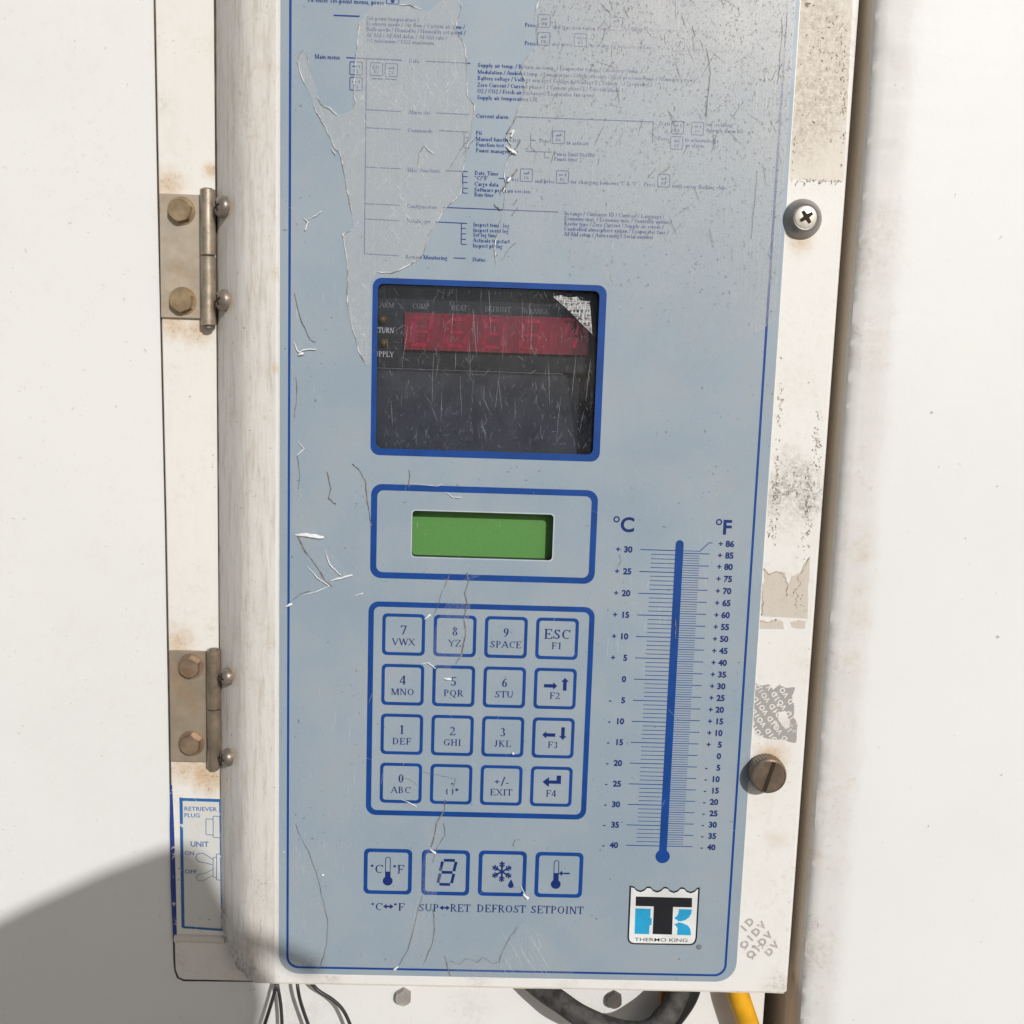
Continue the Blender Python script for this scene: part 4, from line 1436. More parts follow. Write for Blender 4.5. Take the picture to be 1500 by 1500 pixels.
lo.flat([L7(*p) for p in ((538, 562), (562, 567), (590, 580), (604, 600), (607, 634), (530, 632), (533, 594), (524, 581), (515, 576), (516, 572), (528, 570))], yb - 4e-6, 2)
x, z = L7(297, 665)
sans(lo, 'THERMO KING', x, z, 20 / 3.75 * .00029, yb, .004, width=L7(587, 668)[0] - x, mi=0)
x, z = L7(650, 699)
cir = lambda r_: [(x + r_ * math.cos(t * .3927), z + r_ * math.sin(t * .3927)) for t in range(16)]
lo.ring(cir(.00105), cir(.0008), IY, 0)
sans(lo, 'R', x, z - .0005, .001, IY, .01, 'c')
part(lo, 'maker_badge', [BLACK_INK, WHITE_INK, CYAN_INK])

# ---- torn protective film still clinging to the sheet
FA = [(548, 8), (536, 20), (527, 33), (525, 53), (522, 80), (521, 91), (520, 113), (518, 140), (521, 148), (517, 160), (504, 168), (495, 170), (488, 163), (481, 156), (475, 157), (469, 151), (464, 133), (455, 107), (452, 88), (445, 74), (438, 82),
      (437, 91), (440, 107), (451, 133), (464, 165), (477, 187), (488, 213), (499, 227), (504, 251), (509, 280), (515, 307), (517, 325), (517, 336), (503, 344), (505, 365), (511, 397), (509, 425), (510, 447), (517, 480), (525, 513), (538, 535), (543, 532),
      (543, 415), (553, 399), (575, 400), (592, 393), (613, 380), (621, 372), (628, 345), (642, 322), (656, 301), (669, 291), (676, 283), (677, 256), (683, 221), (691, 187), (696, 155), (685, 141), (684, 120), (683, 88), (680, 64), (667, 45), (671, 29), (676, 13), (672, 1),
      (655, -4), (645, 0), (638, 10), (627, 19), (612, 12), (600, 8), (575, 7)]
FB = [(789, -12), (789, 0), (785, 16), (783, 35), (787, 53), (788, 66), (780, 75), (769, 88), (767, 96), (763, 105), (769, 117), (769, 129), (765, 147), (757, 167), (749, 184), (743, 196), (741, 203), (749, 213), (746, 228), (738, 250), (742, 276), (738, 303), (732, 330), (724, 362), (728, 400),
      (880, 405), (893, 420), (890, 520), (1000, 560), (1060, 520), (1134, 470), (1165, 0), (1168, -40), (790, -40)]


def jag(pts, amp, k=3, seed=1):
    r_ = random.Random(seed)
    out = []
    for i in range(len(pts)):
        a, b = pts[i], pts[(i + 1) % len(pts)]
        L_ = math.hypot(b[0] - a[0], b[1] - a[1])
        m = k if L_ < 60 else 1
        for j in range(m):
            t = j / m
            out.append((a[0] + (b[0] - a[0]) * t + (r_.uniform(-amp, amp) if L_ < 60 else 0), a[1] + (b[1] - a[1]) * t + (r_.uniform(-amp, amp) if L_ < 60 else 0)))
    return out


FYT, FYB = LY - .00034, LY - .00022


def film(name, pts, mat, seed, edge=True, dens=.6, amp=.9, closed=True):
    jp = jag(pts, amp, 3, seed)
    m = MB()
    m.prism([U(*p) for p in jp], FYT, FYB)
    f = part(m, name, mat, 0, membrane)
    if edge:
        r_ = random.Random(seed + 50)
        e_ = MB()
        i = 0
        while i < len(jp) - 2:
            n_ = r_.randint(3, 9)
            run = jp[i:i + n_]
            if len(run) > 1 and r_.random() < dens and all(math.hypot(run[k + 1][0] - run[k][0], run[k + 1][1] - run[k][1]) < 40 for k in range(len(run) - 1)):
                w_ = r_.uniform(.8, 1.6) * .00013
                e_.tube([(*U(*p),) and Vector((U(*p)[0], FYT - .00002, U(*p)[1])) for p in run], [w_ * .3] + [w_ * r_.uniform(.7, 1.4) for _ in run[1:-1]] + [w_ * .3], 6)
            i += n_ - 1
        if e_.v:
            part(e_, name + '_edge', FILM_EDGE, 0, membrane)
    return f


film('torn_film', FA, FILM, 3, True, .75)
film('dusty_film', FB, FILM_DUST_GLARE, 8, True, .7)
# narrow clear strips left lower down
film('film_strip', [(700, 838), (706, 842), (688, 850), (690, 880), (684, 930), (678, 960), (660, 975), (652, 990), (628, 968), (634, 930), (648, 895), (668, 855)], FILM_THIN, 11, False)
film('film_strip', [(634, 1216), (650, 1202), (654, 1222), (640, 1248), (648, 1275), (640, 1310), (632, 1345), (637, 1380), (622, 1412), (590, 1416), (600, 1395), (605, 1345), (612, 1305), (622, 1250)], FILM_THIN, 12, False)
film('film_strip', [(430, 1190), (441, 1262), (462, 1290), (476, 1340), (480, 1380), (468, 1416), (426, 1410), (426, 1300)], FILM_THIN, 13, False)
film('film_strip', [(655, 1412), (685, 1404), (700, 1408), (735, 1410), (765, 1350), (800, 1370), (840, 1424), (760, 1432), (690, 1434), (660, 1425)], FILM_THIN, 14, False)
film('film_strip', [(430, 690), (450, 740), (470, 790), (510, 840), (470, 855), (440, 800), (428, 760)], FILM_THIN, 15, False)

r_ = random.Random(5)
hs = MB()
k = 0
while k < 620:
    x_, y_ = r_.uniform(436, 700), r_.uniform(0, 520)
    if not inside((x_, y_), FA) or mn.noise(Vector((x_ * .012, y_ * .012, 2))) < r_.uniform(-.6, .35):
        continue
    k += 1
    a_ = math.radians(r_.choice((r_.gauss(57, 5), r_.gauss(57, 5), r_.gauss(126, 7), r_.uniform(20, 160))))
    hair(hs, x_, y_, a_, abs(r_.gauss(0, 16)) + 5, r_.uniform(.4, .9) * .00020, FYT - .00004 - (k % 9) * 8e-6, r_, .02)
for k in range(260):
    x_, y_ = r_.uniform(430, 1120), r_.uniform(60, 1410)
    if U(x_, y_)[0] > .134 or 540 < x_ < 890 and 400 < y_ < 670:
        continue
    hair(hs, x_, y_, math.radians(r_.choice((r_.gauss(60, 25), r_.gauss(95, 12)))), abs(r_.gauss(0, 12)) + 2, r_.uniform(.3, .7) * .00018, FYT - .00004 - (k % 9) * 8e-6, r_, .03)
for k in range(40):
    hair(hs, r_.uniform(738, 800), r_.uniform(1370, 1425), math.radians(r_.gauss(60, 5)), r_.uniform(10, 34), .00015, FYT - .00004 - (k % 9) * 8e-6, r_, .02)
part(hs, 'film_scratches', veil('scuff_in_film', (.86, .87, .88), .55), 0, membrane)
ds = MB()
k = 0
while k < 2600:
    x_, y_ = r_.uniform(770, 1168), r_.uniform(-5, 480)
    q_ = U(x_, y_)
    if q_[0] > LX1 - .0006 or not inside((x_, y_), FB):
        continue
    s_ = (q_[0] - .045) * .46 + (q_[1] - .10) * .88
    if r_.random() > max(.03, min(1, (s_ - .03) / .12)) ** 1.5 or mn.noise(Vector((x_ * .022, y_ * .022, 9))) < r_.uniform(-.8, .3):
        continue
    k += 1
    L_ = abs(r_.gauss(0, 2.4)) + .8 if r_.random() < .97 else r_.uniform(8, 40)
    hair(ds, x_, y_, math.radians(r_.choice((r_.gauss(112, 24), r_.gauss(62, 22)))), L_, r_.uniform(.4, 1.1) * .00020, FYT - .00004 - (k % 12) * 8e-6, r_, .05)
part(ds, 'dirt_flecks', veil('dirt_in_film', (.10, .088, .078), 1.0), 0, membrane)

CR = [  # dirty cracks along old film seams: (points, width px)
    ([(684, 838), (686, 852), (681, 868), (684, 885), (680, 902), (682, 930), (676, 958), (668, 972)], 1.6), ([(660, 838), (650, 862), (640, 890), (634, 905)], .7),
    ([(652, 1170), (651, 1186), (640, 1204), (632, 1240)], 1.6), ([(650, 1204), (653, 1222), (640, 1240), (634, 1262)], 1.1), ([(620, 1310), (610, 1340), (603, 1375), (595, 1395), (582, 1416)], .9),
    ([(634, 1330), (637, 1350), (634, 1380), (626, 1400), (620, 1412)], 1.0), ([(433, 1205), (440, 1222), (452, 1245), (463, 1275), (472, 1310), (480, 1345), (480, 1375), (474, 1400), (468, 1420)], .8),
    ([(652, 1400), (656, 1415), (660, 1428)], 1.4), ([(660, 1405), (672, 1412), (684, 1402), (700, 1408), (708, 1400), (722, 1410), (731, 1408), (736, 1392), (750, 1368), (758, 1356)], .8), ([(762, 1228), (754, 1230), (752, 1238)], 1.0),
    ([(432, 430), (437, 455), (446, 480), (455, 498), (462, 500)], 1.0), ([(434, 552), (436, 580), (432, 610)], .9), ([(436, 668), (440, 690), (438, 715)], 1.0), ([(437, 785), (448, 808), (462, 826), (478, 850), (486, 858)], 2.0),
    ([(480, 690), (485, 715), (482, 730), (492, 738)], 1.4), ([(516, 680), (528, 690), (536, 705), (538, 735), (545, 770)], 1.2), ([(600, 688), (601, 700), (599, 712)], 1.3), ([(426, 880), (440, 870), (455, 865)], .8),
    ([(757, 170), (750, 184), (742, 196)], 2.2), ([(762, 206), (756, 218), (748, 228)], 1.6), ([(757, 248), (748, 262), (738, 276), (732, 284)], 2.0), ([(758, 292), (752, 300)], 1.1), ([(758, 305), (750, 316)], 1.2), ([(755, 355), (745, 366), (736, 382)], .6), ([(690, 200), (676, 218), (664, 238), (655, 252)], .6), ([(700, 198), (690, 210), (676, 230)], .6),
    ([(724, 300), (729, 305), (732, 308)], 2.2), ([(623, 212), (614, 226), (612, 240)], .8), ([(905, 830), (910, 822), (908, 812)], .6), ([(988, 905), (990, 920), (989, 935)], 1.0), ([(620, 1130), (650, 1136), (668, 1140), (664, 1152)], .7), ([(588, 1138), (602, 1141), (610, 1148)], .5),
    ([(1146, 40), (1142, 80), (1138, 125)], .7), ([(1152, 20), (1148, 70)], .6), ([(1108, 250), (1104, 300), (1100, 350)], .5), ([(970, 770), (975, 771)], .5), ([(1034, 70), (1040, 110), (1034, 170)], .7)]
cm = MB()
for i, (pts, wp) in enumerate(CR):
    jp = jag(pts + [pts[-1]], .8, 3, i)[:-3]
    r_ = random.Random(i)
    cm.ribbon([U(*p) for p in jp], [wp * .00027 * r_.uniform(.35, 1.3) for _ in jp], FYT - .00003 - (i % 6) * 8e-6)
part(cm, 'film_cracks', CRACK, 0, membrane)
# curled bright slivers
FLK = [([(433, 783), (450, 783), (474, 787)], 3.6), ([(476, 806), (484, 826), (500, 842)], 1.4), ([(450, 828), (466, 846), (484, 858)], 1.3), ([(484, 850), (500, 846), (516, 842)], 2.2), ([(444, 871), (464, 866), (482, 858)], 1.3), ([(418, 888), (428, 884)], 2.0),
       ([(520, 872), (532, 868)], 1.4), ([(430, 500), (438, 516), (448, 512), (464, 512)], 1.6), ([(437, 520), (445, 518)], 3.0), ([(436, 645), (446, 657), (436, 667)], 1.2), ([(616, 972), (628, 970), (638, 978)], 1.5), ([(650, 993), (660, 994)], 2.4), ([(622, 906), (630, 900)], 2.0),
       ([(652, 720), (664, 728), (676, 728)], 1.0), ([(630, 1243), (638, 1248)], 2.2), ([(766, 1308), (773, 1314)], 3.2), ([(762, 1296), (768, 1306)], 1.4), ([(584, 1414), (578, 1418)], 2.6), ([(588, 1170), (600, 1174), (610, 1180)], 1.2), ([(745, 196), (752, 192), (749, 201)], 2.2),
       ([(741, 215), (750, 222), (756, 226)], 2.8), ([(749, 260), (744, 266)], 2.2), ([(734, 286), (740, 276)], 1.2), ([(445, 320), (452, 326), (448, 338)], 1.6), ([(452, 322), (464, 316), (471, 311)], .9), ([(620, 212), (628, 220), (635, 226)], 1.0), ([(475, 156), (484, 160), (494, 169)], 1.2), ([(486, 218), (492, 226)], 1.2),
       ([(471, 1280), (475, 1280)], 2.2), ([(415, 1247), (417, 1246)], 1.6), ([(750, 1101), (752, 1103)], 2.0), ([(600, 707), (640, 712), (648, 709)], .6)]
km = MB()
for i, (pts, wp) in enumerate(FLK):
    jp = jag(pts + [pts[-1]], .5, 4, 100 + i)[:-4]
    r_ = random.Random(100 + i)
    n_ = len(jp)
    km.tube([Vector((U(*p)[0], FYT - .00010 - .0003 * math.sin(math.pi * k / max(1, n_ - 1)), U(*p)[1])) for k, p in enumerate(jp)], [wp * (.000135 if wp < 1.8 else .00019) * (.25 + .9 * math.sin(math.pi * (k + .5) / n_)) * r_.uniform(.7, 1.2) for k in range(n_)], 6)
part(km, 'film_slivers', FLAKE, 0, membrane)

# ---- sticker remains on the bare edge of the door
SY = -.00012
vs = MB()
VP = [(1106, 999), (1112, 1004), (1127, 1003), (1133, 1010), (1142, 1003), (1150, 1007), (1165, 1006), (1160, 1020), (1164, 1035), (1162, 1050), (1168, 1062), (1167, 1088), (1155, 1086), (1145, 1082), (1135, 1083), (1118, 1080), (1109, 1076), (1104, 1066), (1103, 1040), (1105, 1020)]
vs.prism([U(*p) for p in jag(VP, .8, 3, 5)], SY, -.00002)
VOIDBG = worn_ink('void_silver', (.36, .35, .33), .37, (.70, .68, .64))
vsk = part(vs, 'void_sticker', VOIDBG)
vt = MB()
rr = random.Random(3)
for row in range(-7, 8):
    for k in range(-3, 4):
        px, py = 1113 - 3 * row + k * 21, 1023.3 + 18 * row + k * 28.6
        for q_, chh in enumerate('DIOV'):
            lx, ly = px + q_ * 4.7, py + q_ * 6.3
            if 1105 < lx < 1166 and 1005 < ly < 1083:
                x, z = U(lx, ly)
                sans(vt, chh, x - .0009, z + .0003, 7.4 * .00028, SY - .00003 - q_ * 4e-6, .03, 'c', rot=math.radians(126))
hole = [(1141, 1042), (1150, 1042), (1157, 1056), (1156, 1066), (1147, 1064), (1140, 1055)]
vt.flat([U(*p) for p in jag(hole, 1.0, 3, 9)], SY - .00006)
part(vt, 'void_lettering', plain('void_white', (.74, .72, .68), .5), 0, vsk)
v2 = MB()
for row in range(-5, 6):
    for k in range(-3, 4):
        px, py = 1094 + row * 9.5 + k * 34, 1386.7 + row * 14.5 - k * 36.8
        for q_, chh in enumerate('VOID'):
            lx, ly = px + (q_ - 1) * 8.5, py - (q_ - 1) * 9.2
            if math.hypot((lx - 1112) / 28, (ly - 1381) / 31) < 1 and rr.random() < .95:
                x, z = U(lx, ly)
                sans(v2, chh, x, z, 11 * .00028, SY, .05, 'c', rot=math.radians(47))
part(v2, 'void_residue', worn_ink('void_grey', (.44, .42, .39), .40, (.77, .745, .70)))
ad = MB()
for pts in ([(1119, 832), (1127, 840), (1138, 837), (1149, 838), (1153, 856), (1158, 852), (1160, 845), (1172, 838), (1178, 826), (1187, 815), (1184, 860), (1183, 906), (1115, 902), (1116, 870), (1121, 850)], [(1113, 907), (1125, 911), (1136, 907), (1146, 910), (1149, 922), (1112, 920)], [(1158, 911), (1170, 908), (1180, 910), (1179, 920), (1166, 921), (1160, 917)]):
    ad.prism([U(*p) for p in jag(pts, .7, 3, 21)], SY, -.00002)
part(ad, 'adhesive_patch', paint('beige_adhesive', (.62, .56, .49), .5, .6, .1, (), None, .2, rough=.6))
sc_ = MB()
for i, pts in enumerate([[(1119, 833), (1126, 842), (1136, 836), (1148, 840), (1153, 856), (1152, 872)], [(1186, 815), (1178, 832), (1168, 845), (1172, 856), (1163, 868)], [(1164, 862), (1168, 874), (1164, 886)], [(1113, 908), (1125, 912), (1136, 908)], [(1116, 850), (1118, 880), (1116, 900)]]):
    jp = jag(pts + [pts[-1]], 1.6, 5, 300 + i)[:-5]
    r_ = random.Random(i)
    sc_.ribbon([U(*p) for p in jp], [r_.uniform(.2, 1.6) * .00027 for _ in jp], SY - .00006 - (i % 4) * 8e-6)
r_ = random.Random(77)
for cx, cy, dx, dy, num in ((1137, 715, 3, 24, 70), (1165, 705, 9, 12, 40), (1184, 725, 4, 20, 60), (1180, 780, 6, 16, 30), (1196, 655, 3, 26, 60), (1130, 775, 4, 14, 30), (1142, 600, 3, 30, 30), (1160, 20, 3, 60, 40), (1157, 180, 4, 50, 70), (1236, 140, 3, 60, 60), (1190, 264, 22, 1.5, 40), (1200, 110, 22, 60, 90), (1172, 885, 8, 14, 16), (1108, 1390, 8, 10, 14)):
    for _ in range(num):
        x_, y_ = r_.gauss(cx, dx), r_.gauss(cy, dy)
        a_, L_ = r_.uniform(0, 3.1), abs(r_.gauss(0, 2.2)) + .5
        e_ = (x_ + L_ * math.cos(a_), y_ + L_ * math.sin(a_) * 1.4)
        if U(x_, y_)[0] > LX1 + .001 and U(x_, y_)[0] < DX1 - .0015 and U(*e_)[0] > LX1 + .001 and U(*e_)[0] < DX1 - .0015:
            sc_.line(U(x_, y_), U(*e_), r_.uniform(.3, 1.1) * .00027, SY - .00011 - (_ % 9) * 8e-6)
part(sc_, 'grime_scars', plain('brown_grime', (.36, .295, .235), .8, 0, .2, .5, 400))
ub = MB()
ub.prism([U(*p) for p in jag([(1150, -20), (1158, 30), (1150, 140), (1153, 262), (1165, 262), (1190, 264), (1236, 266), (1243, 120), (1250, -20)], .8, 4, 31)], SY + .00006, -.00002)
film_gl = paint('old_glue_patch', (.75, .70, .62), 1.0, 1.0, .12, (), [((.150, 0, .225), .03, .6, (.44, .36, .27)), ((.144, 0, .20), .018, .7, (.40, .33, .25)), ((.150, 0, .21), .02, .6, (.40, .33, .26)), ((.146, 0, .235), .012, .6, (.38, .31, .25)), ((.143, 0, .19), .012, .6, (.42, .35, .28))], .3, rough=.6)
part(ub, 'glue_patch', film_gl)

# ---- fasteners through the door
ST = metal('worn_steel', (.40, .38, .35), .25, .38, .5)
th = MB()
c = P(1119.5, 1127, 0)
TH = (c.x, 0, c.z)
th.lathe([(.0068, 0), (.0068, .0007), (.0062, .0008), (.0062, .0014), (.0073, .0016), (.0073, .0064)], TH, n=72, teeth=.045, smooth=False)
th.lathe([(.0072, .0062), (.0069, .0073), (.0063, .0077), (.0062, .0074), (.0030, .0074)], TH, n=48)
ts_ = part(th, 'thumb_screw', metal('browned_steel', (.22, .17, .125), .55, .36, .55))
ts_['label'] = 'browned knurled thumb screw with a straight slot'
sl = MB()
u = Vector((math.sin(math.radians(15)), 0, math.cos(math.radians(15))))
nrm = Vector((u.z, 0, -u.x))
cc = Vector((TH[0], -.00755, TH[2]))
sl.add([cc + u * a + nrm * b for a, b in ((-.0064, -.0008), (.0064, -.0008), (.0064, .0008), (-.0064, .0008))], [(0, 1, 2, 3)])
part(sl, 'screw_slot', SLOT, 0, ts_)
cs = MB()
c = P(1174.8, 321, 0)
CS = (c.x, 0, c.z)
cs.lathe([(.0070, 0), (.0073, .0004), (.0072, .0008), (.0050, .0046), (.0046, .0049), (.0041, .0047)], CS, n=48)
csr = part(cs, 'cup_screw', metal('grey_cup_steel', (.30, .285, .27), .15, .38, .5))
csr['label'] = 'cross-head screw seated in a steel cup washer'
hd = MB()
hd.lathe([(.0041, .0044), (.0040, .0050), (.0030, .0054), (.0010, .0055)], CS, n=32)
part(hd, 'screw_head', plain('bright_screw_steel', (.80, .74, .66), .35, .35, .5, .1, 300), 0, csr)


def cross(mb, c, ax, size, w, turn):
    ax = Vector(ax).normalized()
    a = ax.cross(Vector((0, 0, 1))).normalized()
    b = ax.cross(a)
    for k, t in enumerate((turn, turn + math.pi / 2)):
        d = a * math.cos(t) + b * math.sin(t)
        e = a * -math.sin(t) + b * math.cos(t)
        o_ = Vector(c) + ax * (k * 1e-5)
        mb.add([o_ + d * size + e * w * .7, o_ + d * w + e * w, o_ - d * w + e * w, o_ - d * size + e * w * .7, o_ - d * size - e * w * .7, o_ - d * w - e * w, o_ + d * w - e * w, o_ + d * size - e * w * .7], [list(range(8))])


cr = MB()
cross(cr, (CS[0], -.00556, CS[2]), (0, -1, 0), .0026, .0008, math.radians(35))
part(cr, 'cross_slot', SLOT, 0, csr)

# ================================================================== hinges
SN = Vector((-.73, -.68, 0)).normalized()
for hi, (tl, br, kx, ky0, ky1, kmid, bolts, screws, colr) in enumerate(HINGES):
    HB = .0015
    a, b = P(tl[0], tl[1], BY - HB), P(br[0] + 4, br[1], BY - HB)
    h = empty('hinge', ((a.x + b.x) / 2, BY, (a.z + b.z) / 2))
    tag(h, ['tarnished butt hinge with pale brassy bolts, level with the menu chart', 'dark grey butt hinge with brown bolts, just above the blue switch sticker'][hi], 'hinge', 'door hinges')
    mt = metal('hinge_plate_steel', colr, .28, .45, .25, 130, .07)

    def hp(mb, name, mat, bev=0.0, par=None):
        o = mb.build(name, mat, None, bev)
        o.parent = par or h
        if par is None:
            o.matrix_parent_inverse = Matrix.Translation(h.location).inverted()
        return o
    m = MB()
    m.box(a.x, b.x, BY - HB, BY - .0001, b.z, a.z)
    hp(m, 'leaf', mt, .0003)
    kr = .0029
    k0, k1 = P(kx[0], 0, BY - .004), P(kx[1], 0, BY - .004)
    py = (ky0 + ky1) / 2
    kxm = (P(kx[0], py, BY - .004).x + P(kx[1], py, BY - .004).x) / 2
    z0, zm, z1 = P(300, ky0, BY - .005).z, P(300, kmid, BY - .005).z, P(300, ky1, BY - .005).z
    mk = metal('hinge_knuckle_steel', tuple(v * .92 for v in colr), .3, .32, .6)
    for (p, q_) in ((z0, zm + .0002), (zm - .0002, z1)):
        m = MB()
        dd = 1 if q_ < p else -1
        m.lathe([(.0020, 0), (kr - .0003, 0), (kr, .0003), (kr, p - q_ - .0003), (kr - .0003, p - q_), (.0019, p - q_), (.0018, p - q_ - .0008)], (kxm, BY - HB - kr + .0012, q_), (0, 0, 1), 28)
        hp(m, 'knuckle', mk)
    m = MB()
    m.lathe([(.0018, 0), (.0018, z0 - z1 + .0016)], (kxm, BY - HB - kr + .0012, z1 - .0012), (0, 0, 1), 16)
    hp(m, 'pin', metal('hinge_pin_steel', (.2, .18, .16), .3, .5, .5))
    mb_ = metal('bolt_steel', ((.40, .30, .185), (.37, .275, .195))[hi], .5, .36, .6)
    for k, (px, py) in enumerate(bolts):
        m = MB()
        p = P(px, py, BY - .0045)
        hexbolt(m, (p.x, BY - HB, p.z), .0047 if hi == 0 else .0043, .0032, turn=(.28, .40, .52, .45)[hi * 2 + k])
        m.lathe([(.0054, 0), (.0054, .0004), (.0045, .0004)], (p.x, BY - HB, p.z), n=28, mi=0)
        hp(m, 'hex_bolt', mb_)
    for k, (px, py) in enumerate(screws):
        m = MB()
        p = P(px, py, .0125)
        x = p.x + .0004
        # seat on the slope
        yb = .0105 + (-.0700 - x) * .0067 / .0052 if x < -.07 else .0105 - (x + .07) * .0045 / .0038
        c = Vector((x, yb, p.z))
        r0 = .0042 if hi == 0 else .0036
        m.lathe([(r0, -.0006), (r0, .0012), (r0 * .88, .0024), (r0 * .6, .0032), (r0 * .25, .0035)], c, SN, 28)
        o = hp(m, 'pan_screw', metal('screw_steel', (.27, .235, .20), .4, .4, .5))
        m = MB()
        cross(m, c + SN * .00352, SN, .0022, .00055, .4 + hi)
        hp(m, 'cross_slot', SLOT, 0, o)

# ================================================================== cables below the door
def smooth_path(pts, n=10):
    P_ = [Vector(p) for p in pts]
    P_ = [P_[0] * 2 - P_[1]] + P_ + [P_[-1] * 2 - P_[-2]]
    out = []
    for i in range(1, len(P_) - 2):
        for k in range(n):
            t = k / n
            a, b, c, d = P_[i - 1:i + 3]
            out.append(.5 * ((2 * b) + (c - a) * t + (2 * a - 5 * b + 4 * c - d) * t * t + (3 * b - a - 3 * c + d) * t ** 3))
    out.append(P_[-2])
    return out


WIRE = plain('black_wire_sheath', (.035, .034, .032), .4, 0, .5, .2, 200)
WIRES = [([(408, 1425), (404, 1446), (398, 1468), (388, 1500), (378, 1530)], 'thin black wire bending outward beside the stained door corner'),
         ([(404, 1425), (407, 1446), (411, 1470), (413, 1500), (412, 1530)], 'thin black wire hanging almost straight beneath the door'),
         ([(435, 1425), (436, 1446), (441, 1470), (452, 1502), (462, 1530)], 'thin black wire curving gently away under the membrane corner'),
         ([(446, 1425), (464, 1449), (488, 1465), (504, 1482), (517, 1512), (522, 1535)], 'thin black wire with a wide S bend sweeping out under the door')]
for i, (pts, lab) in enumerate(WIRES):
    m = MB()
    pp = []
    for j, (px, py) in enumerate(pts):
        pp.append(P(px, py, WY - (.009, .009, .0135, .0130)[i] + (.004 if j == 0 else 0)))
    pp = smooth_path(pp)
    e = pp[-1]
    pp += [Vector((e.x, e.y - .001, e.z - .05)), Vector((e.x + .002, e.y, e.z - .2))]
    m.tube(pp, .00075, 10)
    tag(m.build('wire', WIRE), lab, 'wire', 'thin wires below the door')

CABLE = plain('black_rubber_sheath', (.062, .058, .054), .65, 0, .3, .45, 260)
loop = [(745, 1405), (790, 1446), (820, 1467), (853, 1489), (900, 1508), (945, 1512), (975, 1490), (990, 1464), (1003, 1430)]
m = MB()
pts = smooth_path([P(px, py, yy) for (px, py), yy in zip(loop, (.0150, .009, .003, -.001, -.004, -.004, .0, .006, .013))])
m.tube(pts, [.0044] * len(pts), 20)
tag(m.build('cable_loop', CABLE), 'thick black cable looping down below the door beside the dark bolt', 'cable')
HOSE = plain('black_hose', (.012, .012, .012), .45)
m = MB()
m.tube(smooth_path([P(1012, 1425, .016), P(1003, 1456, .0145), P(986, 1482, .0135), P(962, 1512, .0125), P(940, 1560, .0125), P(915, 1650, .013), P(905, 1800, .0135), P(915, 2300, .0135)]), .0058, 20)
tag(m.build('hose', HOSE), 'smooth jet black hose slanting beside the amber strap', 'hose')
m = MB()
YEL = plain('yellow_sheath', (.72, .36, .012), .4, 0, .45, .12, 120)
m.tube(smooth_path([P(1076, 1425, .013), P(1081, 1455, .012), P(1089, 1480, .0115), P(1100, 1515, .0115), P(1115, 1580, .012), P(1128, 1680, .0125), P(1130, 1850, .013), P(1120, 2300, .013)]), .0047, 20)
tag(m.build('cable', YEL), 'bright yellow cable emerging under the door corner', 'cable')
m = MB()
a, b = P(969, 1435, .0195), P(983, 1435, .0195)
m.box(a.x, b.x, .0190, .0215, a.z - .10, a.z)
tag(m.build('strap', plain('amber_plastic', (.55, .27, .04), .5), None, .0004), 'narrow amber strap partly hidden behind the jet black hose', 'strap')

# ================================================================== the photographer, outside the frame, whose head shades the lower left
HX, HY, HZ = .206, -.795, .176
body = [  # joint, parent, radius x, radius y
    ((HX - .05, HY - .05, -.42), -1, .150, .105), ((HX - .05, HY - .05, -.24), 0, .135, .10), ((HX - .045, HY - .04, -.07), 1, .150, .105), ((HX - .035, HY - .03, .025), 2, .10, .08),
    ((HX - .02, HY - .01, .085), 3, .052, .055),
    ((HX - .15, HY - .05, -.47), 0, .085, .09), ((HX - .16, HY - .03, -.86), 5, .058, .062), ((HX - .17, HY - .06, -1.27), 6, .040, .043), ((HX - .175, HY + .06, -1.315), 7, .036, .030),
    ((HX + .05, HY - .05, -.47), 0, .085, .09), ((HX + .06, HY - .03, -.86), 9, .058, .062), ((HX + .07, HY - .06, -1.27), 10, .040, .043), ((HX + .075, HY + .06, -1.315), 11, .036, .030),
    ((HX - .205, HY - .04, -.02), 2, .058, .058), ((HX - .25, HY - .05, -.30), 13, .043, .043), ((HX - .255, HY + .02, -.54), 14, .030, .030),
    ((HX + .115, HY - .04, -.02), 2, .058, .058), ((HX + .16, HY - .05, -.30), 16, .043, .043), ((HX + .165, HY + .02, -.54), 17, .030, .030)]
for base, side in ((15, -1), (18, 1)):
    bx, by, bz_ = body[base][0]
    for k, (fx, fl) in enumerate(((-.024, .085), (-.008, .095), (.008, .090), (.024, .075))):
        i0 = len(body)
        body.append(((bx + side * .004, by + .012 + fx * .8 + .012, bz_ - .075), base, .011, .011))
        body.append(((bx - side * .004, by + .016 + fx + .012, bz_ - .075 - fl * .55), i0, .0092, .0092))
        body.append(((bx - side * .018, by + .014 + fx + .012, bz_ - .075 - fl * .95), i0 + 1, .008, .008))
    i0 = len(body)
    body.append(((bx - side * .014, by + .050, bz_ - .055), base, .011, .011))
    body.append(((bx - side * .024, by + .058, bz_ - .095), i0, .009, .009))
# head and face as one more chain on the neck
me = bpy.data.meshes.new('person')
me.from_pydata([b[0] for b in body], [(b[1], i) for i, b in enumerate(body) if b[1] >= 0], [])
person = bpy.data.objects.new('person', me)
COL.objects.link(person)
sk = person.modifiers.new('skin', 'SKIN')
for i, b in enumerate(body):
    me.skin_vertices[0].data[i].radius = (b[2], b[3])
    me.skin_vertices[0].data[i].use_root = (i == 0)
sk.use_smooth_shade = True
ss = person.modifiers.new('sub', 'SUBSURF')
ss.levels = ss.render_levels = 1


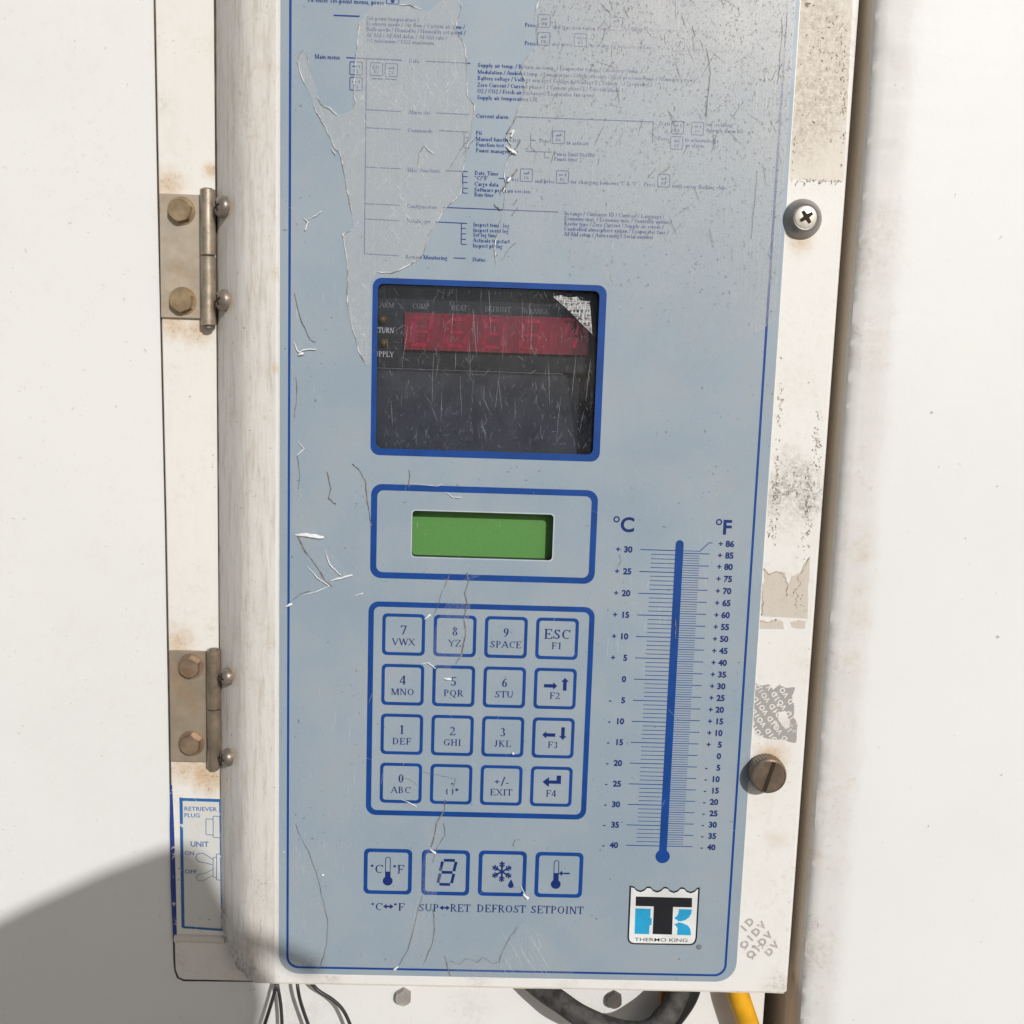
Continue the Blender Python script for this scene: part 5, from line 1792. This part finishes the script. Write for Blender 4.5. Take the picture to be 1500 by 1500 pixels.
def cloth_and_skin():
    t = NT('clothes_and_skin')
    z = t.sep()['Z']
    col = t.mix(t.ramp(z, -.452, -.448), (.05, .06, .09), (.20, .21, .22))
    col = t.mix(t.ramp(z, .058, .062), col, (.42, .25, .17))
    return t.done(col, .8)


me.materials.append(cloth_and_skin())
tag(person, 'person in dark clothes and cap outside the frame, head shading the lower corner', 'person')
SKIN = plain('skin', (.42, .25, .17), .55)
LAT = Vector((.871, 0, .49))
AX = LAT.cross(SUN).normalized()
AX = AX if AX.z > 0 else -AX          # the head leans over to look down at the panel
TILT = Vector((0, 0, 1)).rotation_difference(AX).to_matrix().to_4x4()
hd = MB()
N1, N2 = 40, 28
V = []
for j in range(N2 + 1):
    ph = math.pi * j / N2
    for i in range(N1):
        t = 2 * math.pi * i / N1
        s, c = math.sin(ph), math.cos(ph)
        x, y, z = .066 * s * math.cos(t), .098 * s * math.sin(t), .118 * c
        f = max(0, math.sin(t)) * s
        if z < 0:                                    # jaw narrows towards the chin
            x *= 1 - .30 * (-z / .118) ** 1.5
            y *= 1 - .12 * (-z / .118)
        if f > .55:                                  # face: nose, sockets, lips
            y += .020 * math.exp(-((x / .011) ** 2 + ((z + .018) / .020) ** 2))
            y -= .009 * sum(math.exp(-(((x - e) / .015) ** 2 + ((z - .004) / .011) ** 2)) for e in (-.032, .032))
            y += .006 * math.exp(-((x / .022) ** 2 + ((z + .060) / .009) ** 2))
            y += .008 * math.exp(-((x / .024) ** 2 + ((z + .098) / .014) ** 2))
        V.append(TILT @ Vector((x, y, z)) + Vector((HX, HY, HZ)))
hd.add(V, [(j * N1 + i, j * N1 + (i + 1) % N1, (j + 1) * N1 + (i + 1) % N1, (j + 1) * N1 + i) for j in range(N2) for i in range(N1)], 0, True)
for sgn in (-1, 1):                                  # ears
    ear = [TILT @ Vector((sgn * (.066 + .010 * math.sin(k / 8 * math.pi)), -.008 + .016 * math.cos(k / 8 * 2 * math.pi), -.004 + .030 * math.sin(k / 8 * 2 * math.pi))) + Vector((HX, HY, HZ)) for k in range(9)]
    hd.tube(ear, .006, 8)
ho = hd.build('head', SKIN, person)
cap = MB()
TOP = Vector((.151, -.76, .270))
cap.lathe([(.078, -.098), (.088, -.078), (.090, -.066), (.087, -.012), (.085, -.006), (.081, -.002), (.074, .0005), (.05, .0035), (.02, .005)], TOP, AX, 48)
co = cap.build('cap', plain('dark_cap_cloth', (.04, .045, .06), .85), person)
# the peak points to the right and down, a curved tongue of stiff cloth
vis = MB()
VD = Vector((.90, 0, -.43))
VW = (SUN - VD * SUN.dot(VD)).normalized()
VN = VD.cross(VW).normalized()
VN = VN if VN.z > 0 else -VN
root = Vector((.241, -.76, .287))
top_, n = [], 14
for i in range(n + 1):
    t = math.pi * i / n
    top_.append(root + VD * (.052 * math.sin(t) ** .6) + VW * (.062 * math.cos(t)))
top_.append(root - VD * .03 - VW * .05)
top_.append(root - VD * .03 + VW * .05)
m_ = len(top_)
vis.add([p for p in top_] + [p - VN * .006 for p in top_], [list(range(m_)), list(range(2 * m_ - 1, m_ - 1, -1))] + [(i, m_ + i, m_ + (i + 1) % m_, (i + 1) % m_) for i in range(m_)])
vis.build('visor', plain('visor_cloth', (.035, .04, .05), .8), co)
